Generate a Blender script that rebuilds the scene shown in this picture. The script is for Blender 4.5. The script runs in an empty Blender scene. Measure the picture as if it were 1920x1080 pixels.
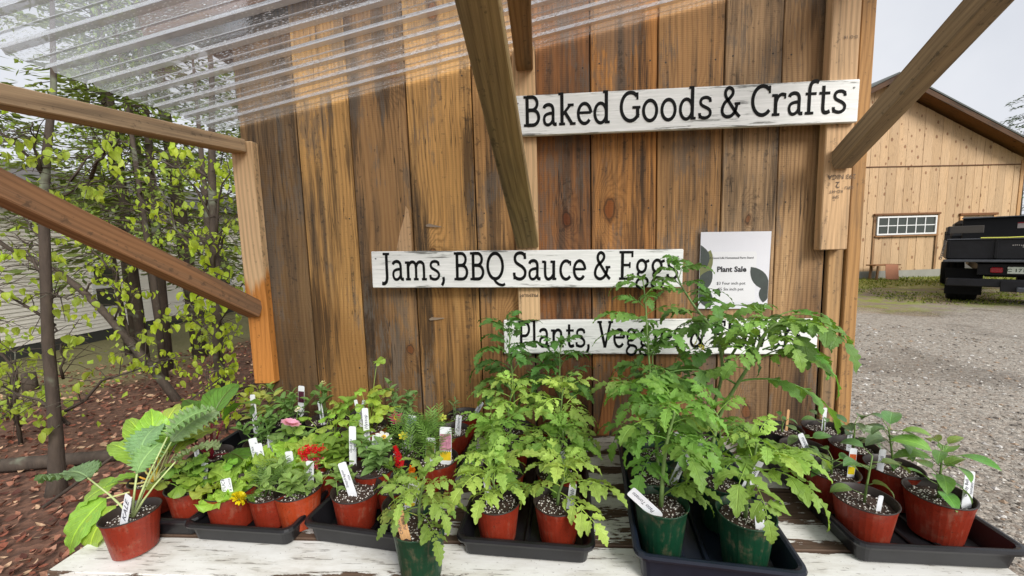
import bpy, bmesh, math, random
import numpy as np
from mathutils import Vector, Matrix, Euler

R = math.radians
sc = bpy.context.scene
COL = sc.collection

# ------------------------------------------------------------------ camera
cam_d = bpy.data.cameras.new('camera')
cam_d.sensor_width = 36.0
cam_d.lens = 36.0 * 740.0 / 1920.0
cam_d.clip_start = 0.02
cam_d.clip_end = 2000.0
cam = bpy.data.objects.new('camera', cam_d)
COL.objects.link(cam)
YAW, PIT, ROL = R(4.0), R(6.1), R(1.66)
_f = Vector((-math.sin(YAW) * math.cos(PIT), math.cos(YAW) * math.cos(PIT), -math.sin(PIT)))
_r0 = Vector((math.cos(YAW), math.sin(YAW), 0))
_u0 = _r0.cross(_f)
_r = _r0 * math.cos(ROL) - _u0 * math.sin(ROL)
_u = _u0 * math.cos(ROL) + _r0 * math.sin(ROL)
CAM = Vector((0.0, -1.52, 1.5))
cam.matrix_world = Matrix(((_r.x, _u.x, -_f.x, CAM.x), (_r.y, _u.y, -_f.y, CAM.y),
                           (_r.z, _u.z, -_f.z, CAM.z), (0, 0, 0, 1)))
sc.camera = cam

# ------------------------------------------------------------------ light: a bright overcast day
SUN_EL, SUN_AZ = R(37), R(144)          # azimuth measured clockwise from +Y
world = bpy.data.worlds.new('World')
sc.world = world
world.use_nodes = True
wn = world.node_tree
wn.nodes.clear()
w_out = wn.nodes.new('ShaderNodeOutputWorld')
w_bg = wn.nodes.new('ShaderNodeBackground')
w_sky = wn.nodes.new('ShaderNodeTexSky')
w_sky.sky_type = 'NISHITA'
w_sky.sun_disc = False
w_sky.sun_elevation = SUN_EL
w_sky.sun_rotation = SUN_AZ
w_sky.air_density = 1.0
w_sky.dust_density = 4.0
w_hs = wn.nodes.new('ShaderNodeHueSaturation')
w_hs.inputs['Saturation'].default_value = 0.10
w_mix = wn.nodes.new('ShaderNodeMixRGB')          # a closed cloud layer over the sky
w_mix.inputs['Fac'].default_value = 0.85
w_tc = wn.nodes.new('ShaderNodeTexCoord')
w_no = wn.nodes.new('ShaderNodeTexNoise')
w_no.inputs['Scale'].default_value = 2.2
w_no.inputs['Detail'].default_value = 5
w_rp = wn.nodes.new('ShaderNodeValToRGB')
w_rp.color_ramp.elements[0].position = 0.3
w_rp.color_ramp.elements[0].color = (6.6, 6.9, 7.6, 1)
w_rp.color_ramp.elements[1].position = 0.72
w_rp.color_ramp.elements[1].color = (9.2, 9.35, 9.7, 1)
wn.links.new(w_tc.outputs['Generated'], w_no.inputs['Vector'])
wn.links.new(w_no.outputs['Fac'], w_rp.inputs['Fac'])
wn.links.new(w_sky.outputs['Color'], w_hs.inputs['Color'])
wn.links.new(w_hs.outputs['Color'], w_mix.inputs['Color1'])
wn.links.new(w_rp.outputs['Color'], w_mix.inputs['Color2'])
wn.links.new(w_mix.outputs['Color'], w_bg.inputs['Color'])
w_bg.inputs['Strength'].default_value = 0.050
wn.links.new(w_bg.outputs['Background'], w_out.inputs['Surface'])

sun_d = bpy.data.lights.new('sun', 'SUN')
sun_d.energy = 1.5
sun_d.angle = R(26)
sun_d.color = (1.0, 0.97, 0.92)
sun = bpy.data.objects.new('sun', sun_d)
COL.objects.link(sun)
_sd = Vector((math.sin(SUN_AZ) * math.cos(SUN_EL), math.cos(SUN_AZ) * math.cos(SUN_EL), math.sin(SUN_EL)))
sun.rotation_euler = _sd.to_track_quat('Z', 'Y').to_euler()

sc.view_settings.view_transform = 'Standard'
sc.view_settings.look = 'None'
sc.view_settings.exposure = 1.20
sc.view_settings.gamma = 1.0
sc.view_settings.use_curve_mapping = False
sc.render.engine = 'CYCLES'
sc.cycles.max_bounces = 6
sc.cycles.diffuse_bounces = 2
sc.cycles.glossy_bounces = 2
sc.cycles.transmission_bounces = 4
sc.cycles.transparent_max_bounces = 10
sc.cycles.caustics_reflective = False
sc.cycles.caustics_refractive = False

# ------------------------------------------------------------------ helpers
def lin(r, g, b):
    def f(c):
        c /= 255.0
        return c / 12.92 if c <= 0.04045 else ((c + 0.055) / 1.055) ** 2.4
    return (f(r), f(g), f(b))

class MB:
    """collects geometry for ONE mesh"""
    def __init__(self):
        self.v = []; self.f = []; self.uv = []; self.m = []; self.c = []
    def add(self, verts, faces, uv=None, mat=0, M=None, col=None):
        o = len(self.v)
        if M is not None:
            verts = [M @ Vector(p) for p in verts]
        self.v.extend([tuple(p) for p in verts])
        self.uv.extend(uv if uv is not None else [(0.5, 0.5)] * len(verts))
        self.c.extend([col if col else (1, 1, 1)] * len(verts))
        self.f.extend([tuple(i + o for i in fc) for fc in faces])
        self.m.extend([mat] * len(faces))
        return self
    def box(self, c, s, M=None, mat=0):
        x, y, z = s[0] / 2, s[1] / 2, s[2] / 2
        v = [(c[0] + a * x, c[1] + b * y, c[2] + d * z) for a in (-1, 1) for b in (-1, 1) for d in (-1, 1)]
        f = [(0, 1, 3, 2), (4, 6, 7, 5), (0, 4, 5, 1), (2, 3, 7, 6), (0, 2, 6, 4), (1, 5, 7, 3)]
        return self.add(v, f, M=M, mat=mat)
    def cbox(self, c, s, b=0.003, M=None, mat=0):
        """box with chamfered edges along all sides"""
        x, y, z = s[0] / 2, s[1] / 2, s[2] / 2
        b = min(b, x * .9, y * .9, z * .9)
        v = []
        for zz, ins in ((-z, b), (-z + b, 0), (z - b, 0), (z, b)):
            xx, yy = x - ins, y - ins
            q = b if ins == 0 else b * .6
            for px, py in ((-xx + q, -yy), (xx - q, -yy), (xx, -yy + q), (xx, yy - q), (xx - q, yy), (-xx + q, yy), (-xx, yy - q), (-xx, -yy + q)):
                v.append((c[0] + px, c[1] + py, c[2] + zz))
        f = [tuple(range(7, -1, -1)), tuple(range(24, 32))]
        for k in range(3):
            for i in range(8):
                j = (i + 1) % 8
                f.append((k * 8 + i, k * 8 + j, k * 8 + 8 + j, k * 8 + 8 + i))
        return self.add(v, f, M=M, mat=mat)
    def tube(self, pts, rad, n=6, mat=0, cap=True, col=None):
        pts = [Vector(p) for p in pts]
        if not hasattr(rad, '__len__'):
            rad = [rad] * len(pts)
        v = []; f = []; uv = []
        prev = None
        for i, p in enumerate(pts):
            d = (pts[min(i + 1, len(pts) - 1)] - pts[max(i - 1, 0)])
            d = d.normalized() if d.length > 1e-9 else Vector((0, 0, 1))
            if prev is None:
                a = d.orthogonal().normalized()
            else:
                a = (prev - d * prev.dot(d))
                a = a.normalized() if a.length > 1e-6 else d.orthogonal().normalized()
            prev = a
            b = d.cross(a)
            for k in range(n):
                t = 2 * math.pi * k / n
                v.append(p + (a * math.cos(t) + b * math.sin(t)) * rad[i])
                uv.append((0.5, i / max(1, len(pts) - 1)))
        for i in range(len(pts) - 1):
            for k in range(n):
                k2 = (k + 1) % n
                f.append((i * n + k, i * n + k2, (i + 1) * n + k2, (i + 1) * n + k))
        if cap:
            f.append(tuple(range(n - 1, -1, -1)))
            f.append(tuple(range((len(pts) - 1) * n, len(pts) * n)))
        return self.add(v, f, uv=uv, mat=mat, col=col)
    def lathe(self, prof, n=24, mat=0, M=None):
        v = []; f = []
        for r, z in prof:
            for k in range(n):
                t = 2 * math.pi * k / n
                v.append((r * math.cos(t), r * math.sin(t), z))
        for i in range(len(prof) - 1):
            for k in range(n):
                k2 = (k + 1) % n
                f.append((i * n + k, i * n + k2, (i + 1) * n + k2, (i + 1) * n + k))
        return self.add(v, f, mat=mat, M=M)
    def poly(self, pts, y0=0.0, th=0.0, mat=0, M=None):
        """flat polygon in the XZ plane facing -Y, optionally with thickness"""
        n = len(pts)
        if th <= 0:
            return self.add([(p[0], y0, p[1]) for p in pts], [tuple(range(n))], mat=mat, M=M)
        v = [(p[0], y0, p[1]) for p in pts] + [(p[0], y0 + th, p[1]) for p in pts]
        f = [tuple(range(n)), tuple(range(2 * n - 1, n - 1, -1))]
        for i in range(n):
            j = (i + 1) % n
            f.append((i, i + n, j + n, j))
        return self.add(v, f, mat=mat, M=M)
    def mesh(self, name, mats, smooth=False, color=False):
        me = bpy.data.meshes.new(name)
        me.from_pydata(self.v, [], self.f)
        if not isinstance(mats, (list, tuple)):
            mats = [mats]
        for m in mats:
            me.materials.append(m)
        if any(self.m):
            me.polygons.foreach_set('material_index', self.m)
        uvl = me.uv_layers.new(name='UVMap')
        li = np.zeros(len(me.loops), dtype=np.int32)
        me.loops.foreach_get('vertex_index', li)
        uvl.data.foreach_set('uv', np.array(self.uv, dtype=np.float32)[li].ravel())
        if color:
            at = me.color_attributes.new('Col', 'FLOAT_COLOR', 'POINT')
            c = np.ones((len(self.v), 4), dtype=np.float32)
            c[:, :3] = np.array(self.c, dtype=np.float32)
            at.data.foreach_set('color', c.ravel())
        if smooth:
            me.polygons.foreach_set('use_smooth', [True] * len(me.polygons))
        me.update()
        return me

MW = {}
I4 = Matrix.Identity(4)
def T(x, y=None, z=None):
    return Matrix.Translation(Vector((x, y, z)) if y is not None else Vector(x))
def put(name, mesh, M=I4, parent=None, color=None):
    o = bpy.data.objects.new(name, mesh)
    COL.objects.link(o)
    if parent is not None:
        o.parent = parent
        o.matrix_basis = MW[parent].inverted() @ M
    else:
        o.matrix_basis = M
    MW[o] = M.copy()
    if color is not None:
        o.color = tuple(color) + ((0.5,) if len(color) == 3 else ())
    return o
def tag(o, label, cat, group=None):
    o['label'] = label
    o['category'] = cat
    if group:
        o['group'] = group
    return o
def thing(name, label, cat, M=I4, group=None):
    return tag(put(name, None, M), label, cat, group)
def struct(name, mesh, M=I4):
    o = put(name, mesh, M)
    o['kind'] = 'structure'
    return o
def frame(p0, axis, facing):
    """matrix: local Z along axis, local -Y towards facing"""
    z = Vector(axis).normalized()
    y = -Vector(facing)
    y = (y - z * y.dot(z)).normalized()
    x = y.cross(z)
    p = Vector(p0)
    return Matrix(((x.x, y.x, z.x, p.x), (x.y, y.y, z.y, p.y), (x.z, y.z, z.z, p.z), (0, 0, 0, 1)))
_lumber = {}
def lumber(name, p0, p1, w, t, facing, mat, parent, color, bev=0.003):
    """a sawn board from p0 to p1, w wide and t thick, its face towards facing"""
    p0, p1 = Vector(p0), Vector(p1)
    L = (p1 - p0).length
    key = (round(L, 4), round(w, 4), round(t, 4), bev, mat.name)
    if key not in _lumber:
        _lumber[key] = MB().cbox((0, 0, 0), (w, t, L), bev).mesh(name, mat)
    return put(name, _lumber[key], frame((p0 + p1) / 2, p1 - p0, facing), parent, color)

# ------------------------------------------------------------------ material helpers
class NT:
    def __init__(self, name):
        self.mat = bpy.data.materials.new(name)
        self.mat.use_nodes = True
        self.t = self.mat.node_tree
        self.t.nodes.clear()
    def n(self, typ, props=None, **ins):
        nd = self.t.nodes.new(typ)
        for k, v in (props or {}).items():
            setattr(nd, k, v)
        for k, v in ins.items():
            key = int(k[1:]) if k[0] == '_' and k[1:].isdigit() else k.replace('_', ' ')
            if isinstance(v, bpy.types.NodeSocket):
                self.t.links.new(v, nd.inputs[key])
            else:
                nd.inputs[key].default_value = v
        return nd
    def math(self, op, a, b=0.0, c=0.0, clamp=False):
        return self.n('ShaderNodeMath', {'operation': op, 'use_clamp': clamp}, _0=a, _1=b, _2=c).outputs[0]
    def vmul(self, v, s):
        return self.n('ShaderNodeVectorMath', {'operation': 'MULTIPLY'}, _0=v, _1=s).outputs[0]
    def vadd(self, v, s):
        return self.n('ShaderNodeVectorMath', {'operation': 'ADD'}, _0=v, _1=s).outputs[0]
    def noise(self, vec, scale=1.0, detail=3.0, rough=0.55, out='Fac'):
        return self.n('ShaderNodeTexNoise', Vector=vec, Scale=scale, Detail=detail, Roughness=rough).outputs[out]
    def step(self, x, a, b):
        return self.n('ShaderNodeMapRange', {'interpolation_type': 'SMOOTHSTEP'}, Value=x, From_Min=a, From_Max=b).outputs[0]
    def mix(self, f, a, b, mode='MIX'):
        def c4(x):
            return x if isinstance(x, bpy.types.NodeSocket) else tuple(x[:3]) + (1.0,)
        return self.n('ShaderNodeMixRGB', {'blend_type': mode}, Fac=f, Color1=c4(a), Color2=c4(b)).outputs[0]
    def bump(self, h, strength=0.3, dist=0.002):
        return self.n('ShaderNodeBump', Height=h, Strength=strength, Distance=dist).outputs[0]
    def out(self, sh):
        o = self.t.nodes.new('ShaderNodeOutputMaterial')
        self.t.links.new(sh, o.inputs['Surface'])
        return self.mat
    def pbr(self, col, rough=0.6, normal=None, **kw):
        p = self.n('ShaderNodeBsdfPrincipled', Roughness=rough)
        if isinstance(col, bpy.types.NodeSocket):
            self.t.links.new(col, p.inputs['Base Color'])
        else:
            p.inputs['Base Color'].default_value = tuple(col[:3]) + (1,)
        if normal is not None:
            self.t.links.new(normal, p.inputs['Normal'])
        for k, v in kw.items():
            key = k.replace('_', ' ')
            if isinstance(v, bpy.types.NodeSocket):
                self.t.links.new(v, p.inputs[key])
            else:
                p.inputs[key].default_value = v
        return p.outputs[0]

def plain(name, col, rough=0.5, var=0.12, scale=30.0, bump=0.0, **kw):
    """even paint or plastic with a little mottling"""
    k = NT(name)
    tc = k.n('ShaderNodeTexCoord').outputs['Object']
    no = k.noise(tc, scale, 4)
    f = k.math('MULTIPLY_ADD', no, 2 * var, 1 - var)
    c = k.mix(1.0, tuple(col), f, 'MULTIPLY')
    r = k.math('MULTIPLY_ADD', no, 0.25, rough - 0.12, clamp=True)
    nm = k.bump(k.noise(tc, scale * 6, 3), bump, 0.001) if bump else None
    return k.out(k.pbr(c, r, nm, **kw))

def wood_mat(name, freq=55.0, kx=4.5, kz=2.3, kthr=0.62, grain=0.5, weather=(0.075, 0.058, 0.045), wamt=0.8,
             warm=(1.0, 0.97, 0.92), rough=0.72, bump=0.5, sawn=0.0, ksize=1.0, streaks=0.0, damp=0.0, wetfoot=0.0):
    """sawn timber: growth rings bent round knots, fibres, dark weather stains.
    Object colour = the board's own tone, its alpha = how weathered that board is."""
    k = NT(name)
    oi = k.n('ShaderNodeObjectInfo')
    tc = k.n('ShaderNodeTexCoord').outputs['Object']
    rnd = oi.outputs['Random']
    off = k.n('ShaderNodeCombineXYZ', X=k.math('MULTIPLY', rnd, 37.0), Y=k.math('MULTIPLY', rnd, 5.0), Z=k.math('MULTIPLY', rnd, 91.0)).outputs[0]
    p = k.vadd(tc, off)
    sp = k.n('ShaderNodeSeparateXYZ', Vector=p)
    n1 = k.noise(k.vmul(p, (3.2, 3.2, 0.9)), 1.0, 2)
    vv = k.n('ShaderNodeTexVoronoi', {'voronoi_dimensions': '2D'},
             Vector=k.n('ShaderNodeCombineXYZ', X=k.math('MULTIPLY', sp.outputs[0], kx), Y=k.math('MULTIPLY', sp.outputs[2], kz)).outputs[0],
             Scale=1.0)
    wob = k.math('MULTIPLY_ADD', k.noise(k.vmul(p, (30, 30, 18)), 1.0, 3), 0.11, -0.055)
    d = k.math('ADD', vv.outputs['Distance'], wob)
    sepc = k.n('ShaderNodeSeparateColor', Color=vv.outputs['Color'])
    ex = k.math('GREATER_THAN', sepc.outputs[0], kthr)
    size = k.math('MULTIPLY_ADD', sepc.outputs[1], 0.8 * ksize, 0.45 * ksize)
    dd = k.math('DIVIDE', d, size)
    q = k.math('DIVIDE', dd, 0.26)
    fall = k.math('MULTIPLY', k.math('EXPONENT', k.math('MULTIPLY', k.math('MULTIPLY', q, q), -1.0)), ex)
    ph = k.math('ADD', k.math('MULTIPLY_ADD', sp.outputs[0], freq, k.math('MULTIPLY', n1, 7.0)), k.math('MULTIPLY', fall, 7.0))
    ph = k.math('ADD', ph, k.math('MULTIPLY', sp.outputs[1], freq * 0.6))
    g = k.math('MULTIPLY_ADD', k.math('SINE', k.math('MULTIPLY', ph, 6.2832)), 0.5, 0.5)
    g = k.math('POWER', g, 1.7)
    gm = k.noise(k.vmul(p, (9, 9, 1.5)), 1.0, 3)
    g = k.math('MULTIPLY', g, k.math('MULTIPLY_ADD', gm, 2.2, -0.35, clamp=True))
    fib = k.noise(k.vmul(p, (420, 420, 7)), 1.0, 3, 0.6)
    streak = k.noise(k.vmul(p, (30, 30, 1.2)), 1.0, 4, 0.6)
    blotch = k.noise(k.vmul(p, (6, 6, 1.6)), 1.0, 5, 0.6)
    fine = k.noise(k.vmul(p, (60, 60, 60)), 1.0, 3, 0.6)
    base = oi.outputs['Color']
    lightc = k.mix(1.0, base, (1.25, 1.22, 1.16), 'MULTIPLY')
    darkc = k.mix(1.0, base, (0.45, 0.40, 0.36), 'MULTIPLY')
    f1 = k.math('ADD', k.math('MULTIPLY', g, grain), k.math('MULTIPLY_ADD', fib, 0.9, -0.33), clamp=True)
    c = k.mix(f1, lightc, darkc)
    big = k.noise(k.vmul(p, (2.5, 2.5, 0.7)), 1.0, 3)
    c = k.mix(k.step(big, 0.35, 0.7), c, k.mix(1.0, c, warm, 'MULTIPLY'))
    wm = k.math('ADD', k.math('MULTIPLY_ADD', streak, 0.5, k.math('MULTIPLY', blotch, 0.55)),
                k.math('MULTIPLY_ADD', oi.outputs['Alpha'], 0.34, -0.17))
    wm = k.math('ADD', wm, k.math('MULTIPLY_ADD', fib, 0.12, -0.06))
    wmask = k.math('MULTIPLY', k.step(wm, 0.50, 0.70), wamt)
    c = k.mix(wmask, c, weather)
    if streaks:
        s1 = k.noise(k.vmul(p, (16, 16, 0.9)), 1.0, 5, 0.65)
        s2 = k.noise(k.vmul(p, (3.0, 3.0, 1.1)), 1.0, 2)
        bs = k.step(k.math('ADD', k.math('MULTIPLY_ADD', s1, 0.65, k.math('MULTIPLY', s2, 0.45)), k.math('MULTIPLY_ADD', fib, 0.16, -0.08)), 0.575, 0.66)
        c = k.mix(k.math('MULTIPLY', bs, streaks), c, tuple(x * 0.42 for x in weather))
        ls = k.step(k.math('ADD', k.noise(k.vmul(p, (24, 24, 1.0)), 1.0, 4, 0.6), k.math('MULTIPLY_ADD', fib, 0.2, -0.1)), 0.60, 0.72)
        c = k.mix(k.math('MULTIPLY', ls, 0.45), c, k.mix(1.0, base, (1.7, 1.75, 1.75), 'MULTIPLY'))
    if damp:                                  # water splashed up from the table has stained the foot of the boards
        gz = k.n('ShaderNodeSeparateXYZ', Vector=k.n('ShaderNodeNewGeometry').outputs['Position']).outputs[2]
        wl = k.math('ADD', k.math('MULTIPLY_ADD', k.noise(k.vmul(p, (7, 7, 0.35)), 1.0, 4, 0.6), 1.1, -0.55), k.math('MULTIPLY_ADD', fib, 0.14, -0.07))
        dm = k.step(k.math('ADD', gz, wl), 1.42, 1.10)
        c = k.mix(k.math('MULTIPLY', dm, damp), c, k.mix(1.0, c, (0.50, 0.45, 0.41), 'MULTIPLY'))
    if streaks:                               # grey weathered patches with a ragged edge, and drying cracks along the grain
        gp = k.math('ADD', k.noise(k.vmul(p, (5, 5, 1.6)), 1.0, 6, 0.72), k.math('MULTIPLY_ADD', fib, 0.22, -0.11))
        gm2 = k.step(gp, 0.53, 0.585)
        c = k.mix(k.math('MULTIPLY', gm2, 0.55), c, k.mix(fib, (0.055, 0.045, 0.036), (0.24, 0.205, 0.165)))
        ck = k.math('ABSOLUTE', k.math('SUBTRACT', k.noise(k.vmul(p, (48, 48, 1.3)), 1.0, 2), 0.5))
        ckm = k.math('MULTIPLY', k.step(ck, 0.012, 0.003), k.step(k.noise(k.vmul(p, (9, 9, 2.2)), 1.0, 2), 0.5, 0.6))
        c = k.mix(k.math('MULTIPLY', ckm, 0.8), c, (0.018, 0.014, 0.011))
    spots = k.step(k.math('MULTIPLY_ADD', fine, 0.6, k.math('MULTIPLY', streak, 0.4)), 0.57, 0.65)
    c = k.mix(k.math('MULTIPLY', spots, 0.5), c, tuple(x * 0.5 for x in weather))
    if wetfoot:                               # rain soaked lower end, darker and more orange
        gz2 = k.n('ShaderNodeSeparateXYZ', Vector=k.n('ShaderNodeNewGeometry').outputs['Position']).outputs[2]
        wl2 = k.math('MULTIPLY_ADD', k.noise(k.vmul(p, (22, 22, 1.0)), 1.0, 3), .34, -.17)
        c = k.mix(k.step(k.math('ADD', gz2, wl2), wetfoot + .03, wetfoot - .03), c, k.mix(1.0, c, (0.80, 0.48, 0.20), 'MULTIPLY'))
    # knots
    halo = k.math('MULTIPLY', k.step(dd, 0.17, 0.08), ex)
    core = k.math('MULTIPLY', k.step(dd, 0.095, 0.07), ex)
    c = k.mix(k.math('MULTIPLY', halo, 0.6), c, k.mix(1.0, base, (0.33, 0.2, 0.13), 'MULTIPLY'))
    c = k.mix(k.math('MULTIPLY', core, 0.45), c, k.mix(1.0, base, (0.55, 0.27, 0.15), 'MULTIPLY'))
    ring = k.math('MULTIPLY', k.math('MULTIPLY', k.step(dd, 0.12, 0.10), k.step(dd, 0.075, 0.095)), ex)
    c = k.mix(k.math('MULTIPLY', ring, 0.55), c, tuple(x * 0.3 for x in weather))
    h = k.math('ADD', k.math('MULTIPLY', fib, 0.7), k.math('MULTIPLY', g, -0.25))
    h = k.math('ADD', h, k.math('MULTIPLY', fine, 0.35))
    if sawn:
        sw = k.math('SINE', k.math('MULTIPLY_ADD', sp.outputs[2], 900.0, k.math('MULTIPLY', n1, 8.0)))
        h = k.math('ADD', h, k.math('MULTIPLY', sw, sawn))
    nm = k.bump(h, bump, 0.0025)
    ro = k.math('MULTIPLY_ADD', wmask, 0.15, rough, clamp=True)
    return k.out(k.pbr(c, ro, nm, Specular_IOR_Level=0.3))

def leaf_mat(name, vein=(1.5, 1.35, 1.3), trans=0.35, rough=0.42, crinkle=0.35, freq=9.0):
    """object colour = leaf colour; UV carries the veins"""
    k = NT(name)
    oi = k.n('ShaderNodeObjectInfo')
    uv = k.n('ShaderNodeUVMap').outputs[0]
    tc = k.n('ShaderNodeTexCoord').outputs['Object']
    s = k.n('ShaderNodeSeparateXYZ', Vector=uv)
    au = k.math('ABSOLUTE', k.math('SUBTRACT', s.outputs[0], 0.5))
    mid = k.step(au, 0.055, 0.012)
    sv = k.math('FRACT', k.math('MULTIPLY', k.math('SUBTRACT', s.outputs[1], k.math('MULTIPLY', au, 0.75)), freq))
    sv = k.step(k.math('ABSOLUTE', k.math('SUBTRACT', sv, 0.5)), 0.12, 0.02)
    veins = k.math('MAXIMUM', mid, k.math('MULTIPLY', sv, 0.55))
    no = k.noise(tc, 45.0, 3)
    no2 = k.noise(tc, 320.0, 2)
    f = k.math('MULTIPLY_ADD', no, 0.7, 0.62)
    f = k.math('MULTIPLY', f, k.math('MULTIPLY_ADD', oi.outputs['Random'], 0.3, 0.85))
    c = k.mix(1.0, oi.outputs['Color'], f, 'MULTIPLY')
    c = k.mix(k.math('MULTIPLY', veins, 0.7), c, k.mix(1.0, c, vein, 'MULTIPLY'))
    h = k.math('SUBTRACT', k.math('MULTIPLY', no2, 0.35), k.math('MULTIPLY', veins, 0.8))
    nm = k.bump(h, crinkle, 0.003)
    a = k.pbr(c, rough, nm, Specular_IOR_Level=0.45)
    tcol = k.mix(1.0, c, (1.5, 1.45, 0.6), 'MULTIPLY')
    b = k.n('ShaderNodeBsdfTranslucent', Color=tcol, Normal=nm).outputs[0]
    return k.out(k.n('ShaderNodeMixShader', _0=trans, _1=a, _2=b).outputs[0])
# ------------------------------------------------------------------ materials of the setting
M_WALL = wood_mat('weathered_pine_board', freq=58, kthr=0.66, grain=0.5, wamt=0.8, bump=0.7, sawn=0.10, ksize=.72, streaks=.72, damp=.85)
M_STUD = wood_mat('construction_lumber', freq=60, kx=7.0, kz=2.4, kthr=0.80, grain=0.45, wamt=0.6, ksize=.7, weather=(0.10, 0.085, 0.065), bump=0.3)
M_BARN = wood_mat('new_pine_siding', freq=16, kx=3.0, kz=2.0, kthr=0.28, ksize=.85, grain=0.25, wamt=0.20, weather=(0.22, 0.15, 0.09), bump=0.2, warm=(1.0, 0.97, 0.92))
M_DARKWOOD = wood_mat('old_brown_wood', freq=40, kthr=0.7, grain=0.5, wamt=0.7, weather=(0.03, 0.025, 0.02))

def ground_z(x, y):
    z = 0.0
    if x < -1.6:
        z -= 0.052 * min(-1.6 - x, 9.5)
    z += 0.025 * math.sin(x * 1.3 + 0.7) * math.cos(y * 1.1) * min(1.0, max(0.0, (-1.3 - x) * 0.8))
    return z

# ---- ground: one sheet to the horizon, brown forest soil
def soil_mat():
    k = NT('forest_soil')
    tc = k.n('ShaderNodeTexCoord').outputs['Object']
    a = k.noise(tc, 0.45, 5)
    b = k.noise(tc, 14.0, 6, 0.7)
    v = k.n('ShaderNodeTexVoronoi', Vector=tc, Scale=22.0)
    c = k.mix(b, lin(62, 42, 32), lin(128, 92, 74))
    c = k.mix(0.45, c, k.mix(k.n('ShaderNodeSeparateColor', Color=v.outputs['Color']).outputs[0], lin(56, 38, 30), lin(140, 100, 80)))
    sx = k.n('ShaderNodeSeparateXYZ', Vector=tc)
    far = k.step(k.math('ADD', k.math('MULTIPLY', sx.outputs[0], -1.0), k.math('MULTIPLY', a, 3.0)), 6.9, 8.0)
    c = k.mix(far, c, k.mix(b, lin(104, 104, 62), lin(150, 140, 100)))
    nm = k.bump(k.math('ADD', b, v.outputs['Distance']), 0.6, 0.02)
    return k.out(k.pbr(c, 0.85, nm))
g = MB()
xs = sorted(set([-400, -120, -50, -25, -16] + [round(-13 + i * 0.4, 2) for i in range(34)] + [1.2, 3, 8, 16, 30, 60, 150, 400]))
ys = sorted(set([-400, -100, -30, -10] + [round(-4 + i * 0.5, 2) for i in range(40)] + [20, 30, 60, 150, 400]))
gv = [(x, y, ground_z(x, y) - 0.006) for y in ys for x in xs]
gf = [(j * len(xs) + i, j * len(xs) + i + 1, (j + 1) * len(xs) + i + 1, (j + 1) * len(xs) + i) for j in range(len(ys) - 1) for i in range(len(xs) - 1)]
g.add(gv, gf)
struct('ground', g.mesh('ground', soil_mat(), smooth=True))

# ---- gravel yard to the right of the shed, green moss and puddled mud towards the barn
def gravel_mat():
    k = NT('wet_gravel')
    tc = k.n('ShaderNodeTexCoord').outputs['Object']
    v = k.n('ShaderNodeTexVoronoi', Vector=tc, Scale=42.0)
    v2 = k.n('ShaderNodeTexVoronoi', Vector=tc, Scale=95.0)
    big = k.noise(tc, 0.5, 4)
    med = k.noise(tc, 2.3, 5, 0.65)
    sep = k.n('ShaderNodeSeparateColor', Color=v.outputs['Color'])
    s2 = k.n('ShaderNodeSeparateColor', Color=v2.outputs['Color'])
    m = k.math('ADD', k.math('MULTIPLY', sep.outputs[0], 0.6), k.math('MULTIPLY', s2.outputs[0], 0.4))
    c = k.mix(m, lin(84, 78, 70), lin(184, 178, 166))
    c = k.mix(k.math('MULTIPLY', sep.outputs[1], 0.25), c, lin(158, 128, 104))
    wet = k.step(big, 0.5, 0.62)
    c = k.mix(k.math('MULTIPLY', wet, 0.75), c, k.mix(1.0, c, (0.6, 0.58, 0.56), 'MULTIPLY'))
    sx = k.n('ShaderNodeSeparateXYZ', Vector=tc)
    # the yard turns to mossy mud along the barn
    dist = k.math('ADD', k.math('MULTIPLY', sx.outputs[1], 1.0), k.math('MULTIPLY_ADD', big, 3.0, -1.5))
    mud = k.step(dist, 6.2, 7.6)
    mudc = k.mix(med, lin(96, 82, 62), lin(150, 136, 116))
    moss = k.mix(k.noise(tc, 9.0, 4), lin(86, 98, 34), lin(148, 152, 66))
    mudc = k.mix(k.step(med, 0.47, 0.56), mudc, moss)
    mudc = k.mix(k.step(k.math('ADD', dist, med), 10.6, 11.2), mudc, moss)
    c = k.mix(mud, c, mudc)
    h = k.math('ADD', k.math('MULTIPLY', v.outputs['Distance'], -1.0), k.math('MULTIPLY', v2.outputs['Distance'], -0.5))
    nm = k.bump(h, 0.7, 0.012)
    puddle = k.math('MULTIPLY', k.step(k.noise(tc, 0.8, 3), 0.52, 0.60), k.step(sx.outputs[1], 5.0, 7.0))
    ro = k.math('ADD', k.math('MULTIPLY_ADD', puddle, -0.50, 0.68), k.math('MULTIPLY', wet, -0.22))
    return k.out(k.pbr(c, ro, nm, Specular_IOR_Level=0.5))
gr = MB()
edge = []
rng = random.Random(4)
nseg = 40
for i in range(nseg + 1):
    y = -6 + i * 22.0 / nseg
    edge.append((1.0 + 0.12 * rng.random() if y < 1 else 1.2 + 0.2 * rng.random(), y))
gv = []; gf = []
cols = [0, .5, 1, 2, 3.5, 5, 8, 12, 17, 24, 32, 60]
for i, (ex, y) in enumerate(edge):
    for c_ in cols:
        gv.append((ex + c_, y, 0.004))
for i in range(nseg):
    for j in range(len(cols) - 1):
        a = i * len(cols) + j
        gf.append((a, a + 1, a + 1 + len(cols), a + len(cols)))
gr.add(gv, gf)
struct('gravel_yard', gr.mesh('gravel_yard', gravel_mat(), smooth=True))

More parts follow.
